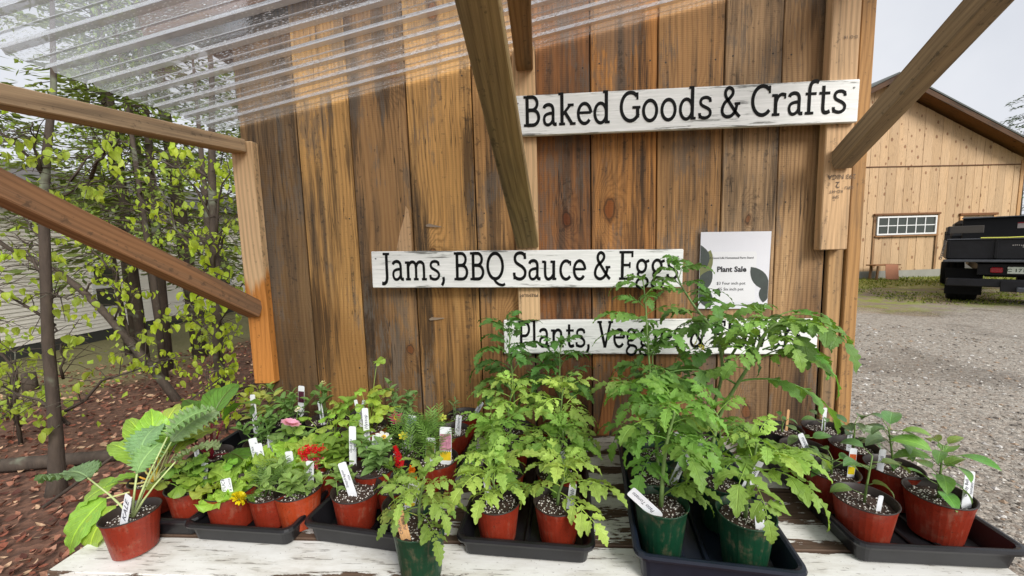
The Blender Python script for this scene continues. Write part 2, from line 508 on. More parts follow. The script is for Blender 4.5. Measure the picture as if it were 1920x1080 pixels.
# loose stones lying on the yard near the table
def col_mat(name, rough=0.7, spec=0.4, trans=0.0):
    k = NT(name)
    c = k.n('ShaderNodeVertexColor', {'layer_name': 'Col'}).outputs[0]
    tc = k.n('ShaderNodeTexCoord').outputs['Object']
    c = k.mix(1.0, c, k.math('MULTIPLY_ADD', k.noise(tc, 120, 3), 0.7, 0.65), 'MULTIPLY')
    a = k.pbr(c, rough, None, Specular_IOR_Level=spec)
    if trans:
        b = k.n('ShaderNodeBsdfTranslucent', Color=k.mix(1.0, c, (1.4, 1.4, .7), 'MULTIPLY')).outputs[0]
        a = k.n('ShaderNodeMixShader', _0=trans, _1=a, _2=b).outputs[0]
    return k.out(a)
M_STONE = col_mat('loose_stone', 0.55, 0.5)
st = MB()
rng = random.Random(11)
oct_f = [(0, 2, 4), (2, 1, 4), (1, 3, 4), (3, 0, 4), (2, 0, 5), (1, 2, 5), (3, 1, 5), (0, 3, 5)]
for i in range(15000):
    d = 0.2 + 7.5 * rng.random() ** 1.6
    a = rng.uniform(-0.42, 1.1)
    x = 1.15 + d * math.cos(a); y = -0.75 + d * math.sin(a)
    if x < 1.22 and y > 0.0 or x < 1.05:
        continue
    s = rng.uniform(0.004, 0.011) * rng.choice((.8, 1, 1, 1.7)) * (1 + 0.10 * d)
    e = [s * rng.uniform(0.7, 1.3) for _ in range(6)]
    t = rng.uniform(0, 6.28)
    ct, sn = math.cos(t), math.sin(t)
    v = [(-e[0], 0, 0), (e[1], 0, 0), (0, -e[2] * .8, 0), (0, e[3] * .8, 0), (0, 0, e[4] * .55), (0, 0, -e[5] * .3)]
    v = [(x + p[0] * ct - p[1] * sn, y + p[0] * sn + p[1] * ct, 0.006 + p[2]) for p in v]
    b = rng.choice((lin(152, 144, 132), lin(180, 174, 164), lin(114, 106, 94), lin(82, 74, 66), lin(146, 124, 102), lin(192, 188, 182)))
    st.add(v, oct_f, col=b)
o = put('gravel', st.mesh('gravel', M_STONE, color=True))
o['kind'] = 'stuff'; o['label'] = 'loose grey and tan gravel stones strewn on the wet yard'; o['category'] = 'gravel'

# leaf litter on the slope to the left
M_LITTER = col_mat('dead_leaf', 0.75, 0.3)
ll = MB()
rng = random.Random(5)
browns = [lin(122, 80, 64), lin(148, 102, 82), lin(96, 60, 48), lin(168, 126, 104), lin(84, 50, 42), lin(132, 78, 60), lin(190, 158, 128)]
for i in range(20000):
    d = 0.3 + 8.0 * rng.random() ** 1.35
    a = rng.uniform(1.15, 3.5)
    x = -1.05 + d * math.cos(a); y = -1.1 + d * math.sin(a)
    if x > -1.25 or (x > -1.35 and y > -0.05):
        continue
    z = ground_z(x, y) + 0.004 + 0.02 * rng.random()
    L = rng.uniform(0.028, 0.06) * (1 + 0.04 * d); W = L * rng.uniform(0.4, 0.75)
    M = T(x, y, z) @ Euler((rng.gauss(0, .4), rng.gauss(0, .4), rng.uniform(0, 6.28))).to_matrix().to_4x4()
    cu = rng.uniform(0.0, 0.35) * L
    v = [(0, -L / 2, cu), (W / 2, -L * .1, cu * .6), (W * .35, L * .25, cu * .5), (0, L / 2, cu), (-W * .35, L * .25, cu * .6), (-W / 2, -L * .1, cu * .5), (0, 0, 0)]
    c = rng.choice(browns)
    ll.add(v, [(6, 0, 1), (6, 1, 2), (6, 2, 3), (6, 3, 4), (6, 4, 5), (6, 5, 0)], M=M, col=c)
o = put('leaf_litter', ll.mesh('leaf_litter', M_LITTER, color=True))
o['kind'] = 'stuff'; o['label'] = 'brown dead leaves covering the forest slope'; o['category'] = 'leaf litter'

# mossy grass tufts along the barn and under the truck
M_GRASS = col_mat('moss_grass', 0.7, 0.3, 0.3)
gg = MB()
rng = random.Random(8)
for i in range(9000):
    x = rng.uniform(5.5, 17.0); y = rng.uniform(7.2, 13.2)
    n_ = math.sin(x * 1.7 + y * .6) + math.sin(y * 2.3 - x * .5) + math.sin(x * .9 - 1.0)
    if n_ < 0.35 and y < 11.6:
        continue
    h = rng.uniform(0.02, 0.07) * (1.4 if y > 11.6 else 1)
    a = rng.uniform(0, 6.28); w_ = rng.uniform(.008, .02)
    dx, dy = math.cos(a), math.sin(a)
    lx, ly = rng.gauss(0, .5) * h, rng.gauss(0, .5) * h
    gg.add([(x - dx * w_, y - dy * w_, 0.004), (x + dx * w_, y + dy * w_, 0.004), (x + lx, y + ly, h)], [(0, 1, 2)],
           col=rng.choice((lin(120, 132, 48), lin(96, 112, 40), lin(150, 152, 70), lin(84, 96, 36))))
o = put('grass', gg.mesh('grass', M_GRASS, color=True))
o['kind'] = 'stuff'; o['label'] = 'short mossy green grass between the gravel and the barn'; o['category'] = 'grass'

# ------------------------------------------------------------------ the shed
shed = thing('shed', 'brown weathered vertical board shed wall behind the plant table', 'shed', T(0, 0, 0))
lumber('backing', (-1.15, 0.04, 1.9), (1.15, 0.04, 1.9), 4.4, 0.02, (0, -1, 0), plain('black_backing', (0.012, 0.010, 0.009), .8), shed, None)  # near-black sheet behind the gaps between planks
seams = [(-1.155, -.922), (-.922, -.709), (-.709, -.487), (-.487, -.236), (-.236, -.022), (-.022, .200), (.200, .440), (.440, .672), (.672, .868), (.868, 1.046)]
tones = [(110, 88, 62, .58), (164, 128, 80, .46), (136, 106, 72, .58), (172, 134, 84, .48), (158, 122, 80, .46), (128, 88, 54, .58),
         (158, 112, 64, .50), (150, 116, 78, .48), (150, 124, 94, .54), (142, 114, 82, .48)]
TONE = 1.38
_nail = MB().lathe([(.0001, -.0012), (.0028, -.001), (.0030, .001)], 8, M=Matrix.Rotation(R(-90), 4, 'X')).mesh('nail', plain('rusty_nail', (.035, .026, .02), .6))
for i, ((a, b), t) in enumerate(zip(seams, tones)):
    w = b - a - 0.005
    y = 0.0125 + (0.0025 if i % 2 else 0.0) + (0.0015 if i % 3 == 0 else 0)
    c = tuple(x * TONE for x in lin(*t[:3])) + (t[3],)
    top = 2.42 + 0.187 * ((a + b) / 2 + 1.155)
    lumber('plank', ((a + b) / 2, y, 0.03), ((a + b) / 2, y, top), w, 0.022, (0, -1, 0), M_WALL, shed, c, 0.002)
    plk = COL.objects[-1]
    for zn in (1.02 + .01 * (i % 3), 1.62 + .012 * (i % 2), 2.14):
        for xn in (a + .03, b - .03):
            put('nail', _nail, T(xn + .004 * math.sin(i * 5 + zn), y - .0112, zn + .008 * math.cos(i * 3)), plk)
lumber('trim_board', (1.0785, 0.0045, 0.03), (1.0785, 0.0045, 2.85), 0.052, 0.022, (0, -1, 0), M_STUD, shed, tuple(x * TONE for x in lin(150, 120, 84)) + (.5,))
lumber('corner_board', (1.131, -0.004, 0.03), (1.131, -0.004, 2.86), 0.048, 0.026, (0, -1, 0), M_STUD, shed, tuple(x * TONE for x in lin(146, 112, 72)) + (.55,))
# torn splinters of bright bare wood on two planks
M_BARE = wood_mat('bare_splintered_wood', freq=80, kthr=2.0, grain=0.5, wamt=0.2, bump=0.8)
sp_ = MB().poly([(-.034, -.10), (.030, -.10), (.033, .02), (.026, .085), (.016, .10), (.010, .06), (-.012, 0.0), (-.028, -.06)], 0, .004)
put('splinter', sp_.mesh('splinter', M_BARE), T(-.525, -0.002, 1.565), shed, lin(196, 164, 128) + (.4,))
sp_ = MB().poly([(-.045, -.13), (.0, -.13), (.045, .12), (.02, .135), (-.02, .02)], 0, .004)
put('splinter', sp_.mesh('splinter', M_BARE), T(.262, -0.002, .87), shed, tuple(x * 1.1 for x in lin(168, 112, 70)) + (.4,))
# side walls, roof slab and eaves (the roof rises to the right like the canopy)
sidec = tuple(x * TONE for x in lin(128, 92, 58)) + (.55,)
for i in range(11):
    yy = 0.14 + i * 0.2
    lumber('side_plank', (1.142, yy, 0.03), (1.142, yy, 2.84), 0.195, 0.022, (1, 0, 0), M_WALL, shed, sidec)
    lumber('side_plank', (-1.142, yy, 0.03), (-1.142, yy, 2.42), 0.195, 0.022, (-1, 0, 0), M_WALL, shed, sidec)
lumber('rear_wall', (0, 2.25, 0.03), (0, 2.25, 2.42), 2.26, 0.022, (0, 1, 0), M_WALL, shed, sidec)
rs = 0.187
def roof_z(x): return 2.40 + rs * (x + 1.155)
lumber('soffit', (-1.42, 1.15, roof_z(-1.42) + .03), (1.36, 1.15, roof_z(1.36) + .03), 2.40, 0.02, (0, 0, 1), M_DARKWOOD, shed, lin(96, 66, 44) + (.5,))
lumber('roof_sheet', (-1.45, 1.15, roof_z(-1.45) + .055), (1.40, 1.15, roof_z(1.40) + .055), 2.46, 0.02, (0, 0, 1), plain('dark_metal_roof', (.03, .03, .032), .45), shed, None)
lumber('fascia', (-1.44, -.066, roof_z(-1.44) + .012), (1.385, -.066, roof_z(1.385) + .012), 0.12, 0.022, (0, -1, 0), M_DARKWOOD, shed, lin(104, 70, 46) + (.6,))
lumber('rafter_tail', (-1.16, -.02, roof_z(-1.16) - .03), (-1.40, -.02, roof_z(-1.40) - .03), 0.04, 0.09, (0, -1, 0), M_DARKWOOD, shed, lin(110, 76, 50) + (.5,))

# ------------------------------------------------------------------ canopy: posts, beams, braces, clear corrugated sheet
M_STUDWET = wood_mat('rain_soaked_lumber', freq=60, kx=7.0, kz=2.4, kthr=0.72, grain=0.45, wamt=0.6, ksize=.7, weather=(0.10, 0.085, 0.065), bump=0.3, wetfoot=1.38)
can = thing('canopy', 'clear corrugated plastic canopy on wooden beams and braces above the plants', 'canopy', T(0, 0, 2.0))
pine = lambda r_, g_, b_, a=.4, k_=1.08: tuple(x * k_ for x in lin(r_, g_, b_)) + (a,)
# posts: two by fours flat on the wall
lumber('post', (-1.124, -.0195, .972), (-1.124, -.0195, 1.925), .084, .038, (0, -1, 0), M_STUDWET, can, pine(204, 174, 138, .34))
lumber('post', (-.040, -.0195, 1.215), (-.040, -.0195, 2.20), .082, .038, (0, -1, 0), M_STUD, can, pine(204, 172, 134, .28))
lumber('post', (1.040, -.0275, 1.453), (1.040, -.0275, 2.75), .092, .036, (0, -1, 0), M_STUD, can, pine(190, 160, 126, .42))
# beams running out from the wall
lumber('beam', (-1.128, -.040, 1.905), (-1.335, -1.02, 1.868), .066, .048, (0, 0, -1), M_STUD, can, pine(176, 152, 124, .50))
lumber('beam', (-.036, -.040, 2.158), (-.036, -1.02, 2.150), .060, .080, (0, 0, -1), M_STUD, can, pine(150, 118, 82, .55))
lumber('beam', (1.05, -.048, 2.375), (1.05, -1.02, 2.365), .060, .080, (0, 0, -1), M_STUD, can, pine(150, 118, 82, .5))
# braces
lumber('brace', (-1.128, -.036, 1.275), (-1.290, -.960, 1.850), .064, .054, (1, 0, 0), M_STUD, can, pine(150, 112, 82, .60))
lumber('brace', (-.040, -.034, 1.505), (-.122, -1.00, 2.110), .080, .040, (0, -.55, -.83), M_STUD, can, pine(158, 138, 100, .52))
lumber('brace', (1.046, -.042, 1.755), (1.016, -.990, 2.330), .062, .058, (1, 0, 0), M_STUD, can, pine(156, 138, 112, .5))
# outer header under the sheet's front edge
lumber('header', (-1.36, -1.045, 1.935), (1.14, -1.045, 1.935 + 2.5 * .187), .040, .070, (0, 0, -1), M_STUD, can, pine(170, 130, 90, .5))

def sheet_mat():
    k = NT('wet_clear_polycarbonate')
    tc = k.n('ShaderNodeTexCoord').outputs['Object']
    v = k.n('ShaderNodeTexVoronoi', {'feature': 'SMOOTH_F1'}, Vector=k.vmul(tc, (1.0, 1.0, 0.4)), Scale=230.0, Smoothness=0.3, Randomness=1.0)
    drops = k.step(v.outputs['Distance'], 0.42, 0.18)
    patch = k.noise(tc, 7.0, 4, 0.6)
    drops = k.math('MULTIPLY', drops, k.step(patch, 0.42, 0.58))
    fine = k.noise(tc, 160.0, 3)
    nm = k.bump(k.math('ADD', drops, k.math('MULTIPLY', fine, 0.25)), 0.55, 0.004)
    uv = k.n('ShaderNodeSeparateXYZ', Vector=k.n('ShaderNodeUVMap').outputs[0])
    rib = uv.outputs[0]                                  # high on rib faces; white put in for sky glints and clinging drops
    rib_glint = k.math('MULTIPLY', rib, k.math('MULTIPLY_ADD', k.step(k.noise(k.vmul(tc, (60, 60, 14)), 1.0, 4), 0.30, 0.5), 0.25, 0.75))
    clear = k.n('ShaderNodeBsdfTransparent', Color=(0.94, 0.95, 0.96, 1)).outputs[0]
    refr = k.n('ShaderNodeBsdfRefraction', Color=(1, 1, 1, 1), Roughness=0.02, IOR=1.22, Normal=nm).outputs[0]
    gls = k.n('ShaderNodeBsdfGlossy', Color=(1, 1, 1, 1), Roughness=0.08, Normal=nm).outputs[0]
    trl = k.n('ShaderNodeBsdfTranslucent', Color=(.97, .98, 1, 1)).outputs[0]
    s = k.n('ShaderNodeMixShader', _0=k.math('MULTIPLY_ADD', drops, 0.50, 0.30, clamp=True), _1=clear, _2=refr).outputs[0]
    s = k.n('ShaderNodeMixShader', _0=k.math('ADD', k.math('MULTIPLY', rib_glint, .66), k.math('MULTIPLY_ADD', drops, 0.26, 0.06), clamp=True), _1=s, _2=trl).outputs[0]
    fr = k.n('ShaderNodeFresnel', IOR=1.35, Normal=nm).outputs[0]
    s = k.n('ShaderNodeMixShader', _0=k.math('MULTIPLY', fr, 0.55), _1=s, _2=gls).outputs[0]
    return k.out(s)
ms = MB()
pitch = 0.094
Ls = 2.62
prof = []
y = 0.0
sv = []; sf = []; su = []
pts = []
nr = 11
for r_ in range(nr):
    y0 = -r_ * pitch
    pts += [(y0 - .0, 0, 0), (y0 - .022, 0, 0), (y0 - .022, 0, .75), (y0 - .025, .004, .75), (y0 - .028, 0, .75), (y0 - .028, 0, 0), (y0 - .061, 0, 0), (y0 - .061, 0, 1), (y0 - .066, .013, 1), (y0 - .066, .013, .1), (y0 - .076, .013, .1), (y0 - .076, .013, .6), (y0 - .082, 0, .6), (y0 - .082, 0, 0)]
nz = 14
for (yy, zz, u_) in pts:
    for j in range(nz + 1):
        t = j / nz
        sv.append((yy, zz, -Ls / 2 + Ls * t)); su.append((u_, t))
for i in range(len(pts) - 1):
    if abs(pts[i][0] - pts[i + 1][0]) < 1e-6 and abs(pts[i][1] - pts[i + 1][1]) < 1e-6:
        continue
    for j in range(nz):
        a = i * (nz + 1) + j
        sf.append((a, a + 1, a + nz + 2, a + nz + 1))
# local x = out from wall (world y), local y = up, local z = along the slope
ax = Vector((1, 0, .187)).normalized()
upv = Vector((-.187, 0, 1)).normalized()
c0 = Vector((-1.23, -.002, 1.976)) + ax * (Ls / 2)
Ms = Matrix(((0, upv.x, ax.x, c0.x), (1, upv.y, ax.y, c0.y), (0, upv.z, ax.z, c0.z), (0, 0, 0, 1)))
ms.add(sv, sf, uv=su)
put('roofing_sheet', ms.mesh('roofing_sheet', sheet_mat(), smooth=False), Ms, can)

# ------------------------------------------------------------------ the table
def peel_mat():
    k = NT('peeling_white_paint')
    oi = k.n('ShaderNodeObjectInfo')
    tc = k.n('ShaderNodeTexCoord').outputs['Object']
    off = k.n('ShaderNodeCombineXYZ', X=k.math('MULTIPLY', oi.outputs['Random'], 17.0), Z=k.math('MULTIPLY', oi.outputs['Random'], 53.0)).outputs[0]
    p = k.vadd(tc, off)
    sx = k.n('ShaderNodeSeparateXYZ', Vector=tc)
    edge_ = k.n('ShaderNodeSeparateColor', Color=oi.outputs['Color'])
    half = edge_.outputs[0]
    ed = k.math('DIVIDE', k.math('ABSOLUTE', sx.outputs[0]), half)
    ed = k.math('POWER', ed, 3.0)
    n1 = k.noise(k.vmul(p, (26, 26, 7)), 1.0, 6, 0.68)
    n2 = k.noise(k.vmul(p, (5, 5, 2.0)), 1.0, 3)
    n3 = k.noise(k.vmul(p, (230, 230, 14)), 1.0, 3, 0.6)
    s = k.math('ADD', k.math('MULTIPLY', n1, 0.55), k.math('MULTIPLY', n2, 0.55))
    s = k.math('ADD', s, k.math('MULTIPLY', ed, 0.16))
    s = k.math('ADD', s, k.math('MULTIPLY_ADD', oi.outputs['Alpha'], 0.4, -0.2))
    s = k.math('ADD', s, k.math('MULTIPLY_ADD', n3, 0.16, -0.08))
    peel = k.step(s, 0.645, 0.665)
    crack = k.step(k.math('ADD', n3, k.math('MULTIPLY_ADD', n1, 0.5, -0.25)), 0.61, 0.67)
    pits = k.step(k.noise(k.vmul(p, (170, 170, 110)), 1.0, 2), 0.66, 0.72)
    fib = k.noise(k.vmul(p, (300, 300, 6)), 1.0, 3)
    bare = k.mix(fib, lin(58, 44, 36), lin(122, 98, 80))
    dirt = k.mix(k.step(n1, 0.35, 0.7), lin(236, 235, 230), lin(208, 204, 194))
    c = k.mix(peel, dirt, bare)
    c = k.mix(k.math('MULTIPLY', k.math('MAXIMUM', crack, k.math('MULTIPLY', pits, 0.7)), 0.62), c, lin(92, 80, 68))
    h = k.math('SUBTRACT', k.math('MULTIPLY', fib, 0.2), k.math('ADD', peel, k.math('MULTIPLY', crack, 0.4)))
    nm = k.bump(h, 0.7, 0.0015)
    return k.out(k.pbr(c, k.math('MULTIPLY_ADD', peel, 0.25, 0.5), nm, Specular_IOR_Level=0.4))
M_PEEL = peel_mat()
table = thing('plant_table', 'long outdoor table of planks with peeling white paint', 'table', T(-.05, -.36, 0))
TZ = 0.75
rows = [(-.722, -.603, .42), (-.598, -.486, .70), (-.479, -.370, .68), (-.362, -.262, .66), (-.254, -.150, .60), (-.142, -.022, .56)]
for i, (y0, y1, a) in enumerate(rows):
    w = y1 - y0
    dz = (0.0, .002, -.001, .001, 0.0, -.001)[i]
    lumber('plank', (-1.205 - .008 * (i % 2), (y0 + y1) / 2, TZ - .011 + dz), (1.035 + .012 * (i % 3), (y0 + y1) / 2, TZ - .011 + dz), w, .022, (0, 0, 1), M_PEEL, table, (w / 2, 0, 0, a), 0.002)
lumber('apron', (-1.17, -.690, .675), (1.0, -.690, .675), .10, .022, (0, -1, 0), M_DARKWOOD, table, lin(110, 84, 62) + (.5,))
lumber('apron', (-1.17, -.040, .675), (1.0, -.040, .675), .10, .022, (0, -1, 0), M_DARKWOOD, table, lin(110, 84, 62) + (.5,))
for xx in (-1.10, -.08, .93):
    lumber('batten', (xx, -.66, .70), (xx, -.06, .70), .07, .05, (0, 0, 1), M_DARKWOOD, table, lin(110, 84, 62) + (.5,))
    for yy in (-.64, -.09):
        lumber('leg', (xx + .06, yy, 0), (xx + .06, yy, .725), .085, .085, (0, -1, 0), M_DARKWOOD, table, lin(112, 88, 64) + (.5,))
# ------------------------------------------------------------------ slab-serif sign lettering, drawn stroke by stroke
def arc(cx, cy, rx, ry, a0, a1, n=14):
    return [(cx + rx * math.cos(R(a0 + (a1 - a0) * i / n)), cy + ry * math.sin(R(a0 + (a1 - a0) * i / n))) for i in range(n + 1)]
def smooth(pts, n=5):
    P = [Vector((p[0], p[1])) for p in pts]
    out = []
    for i in range(len(P) - 1):
        a, b, c, d = P[max(i - 1, 0)], P[i], P[i + 1], P[min(i + 2, len(P) - 1)]
        for j in range(n):
            t = j / n
            q = 0.5 * ((2 * b) + (c - a) * t + (2 * a - 5 * b + 4 * c - d) * t * t + (3 * b - a - 3 * c + d) * t ** 3)
            out.append((q.x, q.y))
    out.append(tuple(P[-1]))
    return out
def bowl(x0, xm, x1, yt, yb):
    return [(x0, yt)] + arc(xm, (yt + yb) / 2, x1 - xm, (yt - yb) / 2, 90, -90, 12) + [(x0, yb)]
SV, SH = 0.092, 0.062           # stem and serif weights
def stem(x, y0, y1): return ([(x, y0), (x, y1)], SV)
def ser(x0, x1, y): return ([(x0, y), (x1, y)], SH)
def foot(x, y=0.0, w=.17): return ser(x - w / 2, x + w / 2, y + SH / 2)
def flag(x, y, w=.11): return ser(x - w, x, y - SH / 2)
S_BIG = smooth([(.43, .52), (.42, .60), (.36, .655), (.26, .67), (.15, .635), (.105, .54), (.14, .44), (.25, .375), (.36, .315), (.435, .225), (.42, .11), (.33, .04), (.22, .03), (.12, .065), (.085, .12), (.08, .19)])
S_SM = [(x * .80, y * .70 + .008) for x, y in S_BIG]
G = {
 'B': (.53, [stem(.13, 0, .70), ser(.03, .15, .669), ser(.03, .15, .031), (bowl(.13, .27, .415, .668, .375), .08), (bowl(.13, .29, .455, .372, .034), .082)]),
 'P': (.49, [stem(.13, 0, .70), ser(.03, .15, .669), foot(.14, 0, .22), (bowl(.13, .27, .43, .668, .31), .08)]),
 'E': (.52, [stem(.13, 0, .70), ser(.03, .45, .669), ser(.03, .47, .031), ser(.13, .36, .36), ([(.435, .70), (.435, .55)], .06), ([(.455, 0), (.455, .16)], .06), ([(.36, .43), (.36, .29)], .05)]),
 'F': (.49, [stem(.13, 0, .70), ser(.03, .45, .669), foot(.14, 0, .22), ser(.13, .36, .35), ([(.435, .70), (.435, .55)], .06), ([(.36, .42), (.36, .28)], .05)]),
 'J': (.34, [(smooth([(.20, .68), (.20, .3), (.20, .08), (.17, -.03), (.10, -.075), (.02, -.07)]), SV), ser(.08, .30, .669)]),
 'Q': (.66, [(arc(.32, .35, .245, .315, 0, 360, 30), .086), (smooth([(.27, .05), (.34, -.04), (.44, -.10), (.56, -.12), (.64, -.09)]), .07)]),
 'G': (.62, [(arc(.33, .35, .255, .315, 48, 330, 26), .086), ([(.525, .33), (.525, .10)], SV), ser(.38, .60, .33), ([(.515, .66), (.515, .50)], .055)]),
 'C': (.56, [(arc(.33, .35, .255, .315, 48, 318, 26), .086), ([(.515, .67), (.515, .50)], .055)]),
 'S': (.50, [(S_BIG, .084), ([(.435, .67), (.435, .52)], .05), ([(.078, .02), (.078, .19)], .05)]),
 'V': (.55, [([(.075, .68), (.275, .0)], .09), ([(.275, .0), (.475, .68)], .08), ser(-.01, .16, .669), ser(.39, .56, .669)]),
 'a': (.46, [(smooth([(.075, .40), (.10, .45), (.19, .48), (.28, .46), (.325, .39), (.33, .28), (.33, .12), (.355, .04), (.43, .035)]), .082), (smooth([(.33, .285), (.22, .28), (.11, .24), (.075, .15), (.11, .05), (.19, .025), (.27, .06), (.33, .14)]), .072)]),
 'k': (.51, [stem(.12, 0, .74), flag(.13, .74), foot(.12), ([(.12, .22), (.36, .46)], .07), ([(.20, .30), (.395, .03)], .084), ser(.28, .45, .451), ser(.34, .50, .031)]),
 'e': (.46, [(arc(.24, .245, .175, .225, 2, 322, 22), .08), ser(.07, .41, .265)]),
 'd': (.52, [(arc(.225, .24, .16, .22, 0, 360, 24), .078), stem(.385, 0, .74), flag(.40, .74), ser(.385, .48, .031)]),
 'o': (.50, [(arc(.245, .245, .18, .225, 0, 360, 24), .082)]),
 's': (.39, [(S_SM, .074), ([(.345, .475), (.345, .37)], .045), ([(.062, .02), (.062, .14)], .045)]),
 'r': (.40, [stem(.12, 0, .48), flag(.13, .48), foot(.13, 0, .2), (smooth([(.12, .27), (.17, .40), (.26, .465), (.36, .455)]), .075), ([(.36, .49), (.36, .37)], .05)]),
 'f': (.35, [(smooth([(.13, 0), (.13, .45), (.14, .60), (.19, .69), (.28, .715), (.36, .69)]), .086), ser(.03, .31, .449), foot(.14, 0, .22)]),
 't': (.35, [(smooth([(.14, .61), (.14, .30), (.14, .12), (.17, .045), (.24, .03), (.32, .06)]), .086), ser(.03, .31, .449)]),
 'm': (.80, [stem(.12, 0, .48), flag(.13, .48), foot(.12, 0, .17), (smooth([(.12, .33), (.18, .43), (.27, .465), (.355, .43), (.385, .33), (.385, 0)]), .08), foot(.385, 0, .16), (smooth([(.385, .33), (.44, .43), (.53, .465), (.62, .43), (.65, .33), (.65, 0)]), .08), foot(.66, 0, .17)]),
 'n': (.55, [stem(.12, 0, .48), flag(.13, .48), foot(.12, 0, .17), (smooth([(.12, .33), (.19, .43), (.28, .465), (.37, .43), (.40, .33), (.40, 0)]), .08), foot(.41, 0, .17)]),
 'u': (.55, [(smooth([(.12, .46), (.12, .18), (.145, .07), (.22, .025), (.32, .06), (.39, .15)]), .08), stem(.395, 0, .48), flag(.13, .48), flag(.40, .48), ser(.395, .48, .031)]),
 'c': (.43, [(arc(.24, .245, .175, .225, 50, 318, 20), .08), ([(.375, .47), (.375, .35)], .05)]),
 'l': (.27, [stem(.13, 0, .74), flag(.14, .74), foot(.13, 0, .19)]),
 'i': (.27, [stem(.13, 0, .48), flag(.14, .48), foot(.13, 0, .19), ([(.13, .60), (.13, .69)], .10)]),
 'g': (.48, [(arc(.21, .33, .135, .145, 0, 360, 22), .075), ([(.30, .42), (.44, .465)], .07), (smooth([(.15, .20), (.105, .15), (.11, .09), (.18, .06), (.32, .045), (.40, -.01), (.395, -.11), (.30, -.18), (.18, -.19), (.08, -.15), (.06, -.08), (.10, -.01), (.17, .04)]), .07)]),
 'w': (.72, [([(.075, .46), (.205, .02)], .082), ([(.205, .02), (.345, .44)], .07), ([(.345, .44), (.485, .02)], .082), ([(.485, .02), (.62, .46)], .07), ser(-.01, .16, .449), ser(.54, .70, .449)]),
 ',': (.24, [(smooth([(.10, .085), (.115, .02), (.10, -.05), (.05, -.125)]), .085)]),
 '&': (.60, [(smooth([(.545, .02), (.44, .12), (.25, .36), (.16, .49), (.16, .60), (.24, .665), (.335, .62), (.345, .53), (.27, .44), (.14, .34), (.075, .20), (.10, .09), (.20, .03), (.32, .05), (.42, .15), (.465, .30)]), .078), ser(.40, .55, .31)]),
 ' ': (.20, []),
}
def ribbon(mb, pts, w, y, ox, oz, s):
    P = [Vector(p) for p in pts]
    closed = (P[0] - P[-1]).length < 1e-4 and len(P) > 3
    if closed:
        P = P[:-1]
    n = len(P)
    v = []
    for i in range(n):
        a = P[(i - 1) % n] if (closed or i > 0) else P[i]
        b = P[(i + 1) % n] if (closed or i < n - 1) else P[i]
        d = (b - a).normalized()
        nn = Vector((-d.y, d.x)) * (w / 2)
        v += [(ox + (P[i].x + nn.x) * s, y, oz + (P[i].y + nn.y) * s), (ox + (P[i].x - nn.x) * s, y, oz + (P[i].y - nn.y) * s)]
    f = []
    for i in range(n if closed else n - 1):
        j = (i + 1) % n
        f.append((2 * i, 2 * i + 1, 2 * j + 1, 2 * j))
    mb.add(v, f)
M_LETTER = plain('black_sign_paint', (0.006, 0.006, 0.006), 0.7, 0.3, 60, Specular_IOR_Level=.15)
def slab_text(text, width, xh, parent, M, name='letter'):
    """one letter object per character, fitted to width; xh = em height"""
    adv = sum(G[c][0] for c in text)
    sx = width / adv
    x = 0.0
    for ch in text:
        if ch != ' ':
            mb = MB()
            for i, (pts, w) in enumerate(G[ch][1]):
                ribbon(mb, [(p[0], p[1]) for p in pts], w, -0.0006 - 0.00012 * i, 0, 0, 1.0)
            mb.v = [(p[0] * sx, p[1], p[2] * xh) for p in mb.v]
            # keep faces turned to the viewer
            put(name, mb.mesh('letter', M_LETTER), M @ T(x, 0, 0), parent)
        x += G[ch][0] * sx

def sign_mat():
    k = NT('distressed_white_board')
    oi = k.n('ShaderNodeObjectInfo')
    tc = k.n('ShaderNodeTexCoord').outputs['Object']
    off = k.n('ShaderNodeCombineXYZ', X=k.math('MULTIPLY', oi.outputs['Random'], 17.0), Z=k.math('MULTIPLY', oi.outputs['Random'], 53.0)).outputs[0]
    p = k.vadd(tc, off)
    s = k.n('ShaderNodeSeparateXYZ', Vector=tc)
    n1 = k.noise(k.vmul(p, (150, 150, 9)), 1.0, 5, 0.65)
    n2 = k.noise(k.vmul(p, (12, 12, 5)), 1.0, 4, 0.6)
    ed = k.step(k.math('ABSOLUTE', s.outputs[0]), 0.052, 0.072)
    m = k.math('ADD', k.math('ADD', k.math('MULTIPLY', n1, 0.62), k.math('MULTIPLY', n2, 0.38)), k.math('MULTIPLY', ed, 0.10))
    wear = k.step(m, 0.585, 0.66)
    c = k.mix(k.step(n1, 0.3, 0.6), lin(254, 254, 251), lin(238, 239, 235))
    c = k.mix(k.math('MULTIPLY', wear, 0.85), c, lin(104, 104, 98))
    nm = k.bump(k.math('SUBTRACT', k.math('MULTIPLY', n1, 0.3), wear), 0.5, 0.001)
    return k.out(k.pbr(c, 0.55, nm, Specular_IOR_Level=0.35))
M_SIGN = sign_mat()
M_SCREW = plain('grey_screw', (.22, .22, .21), .5, Metallic=0.6)
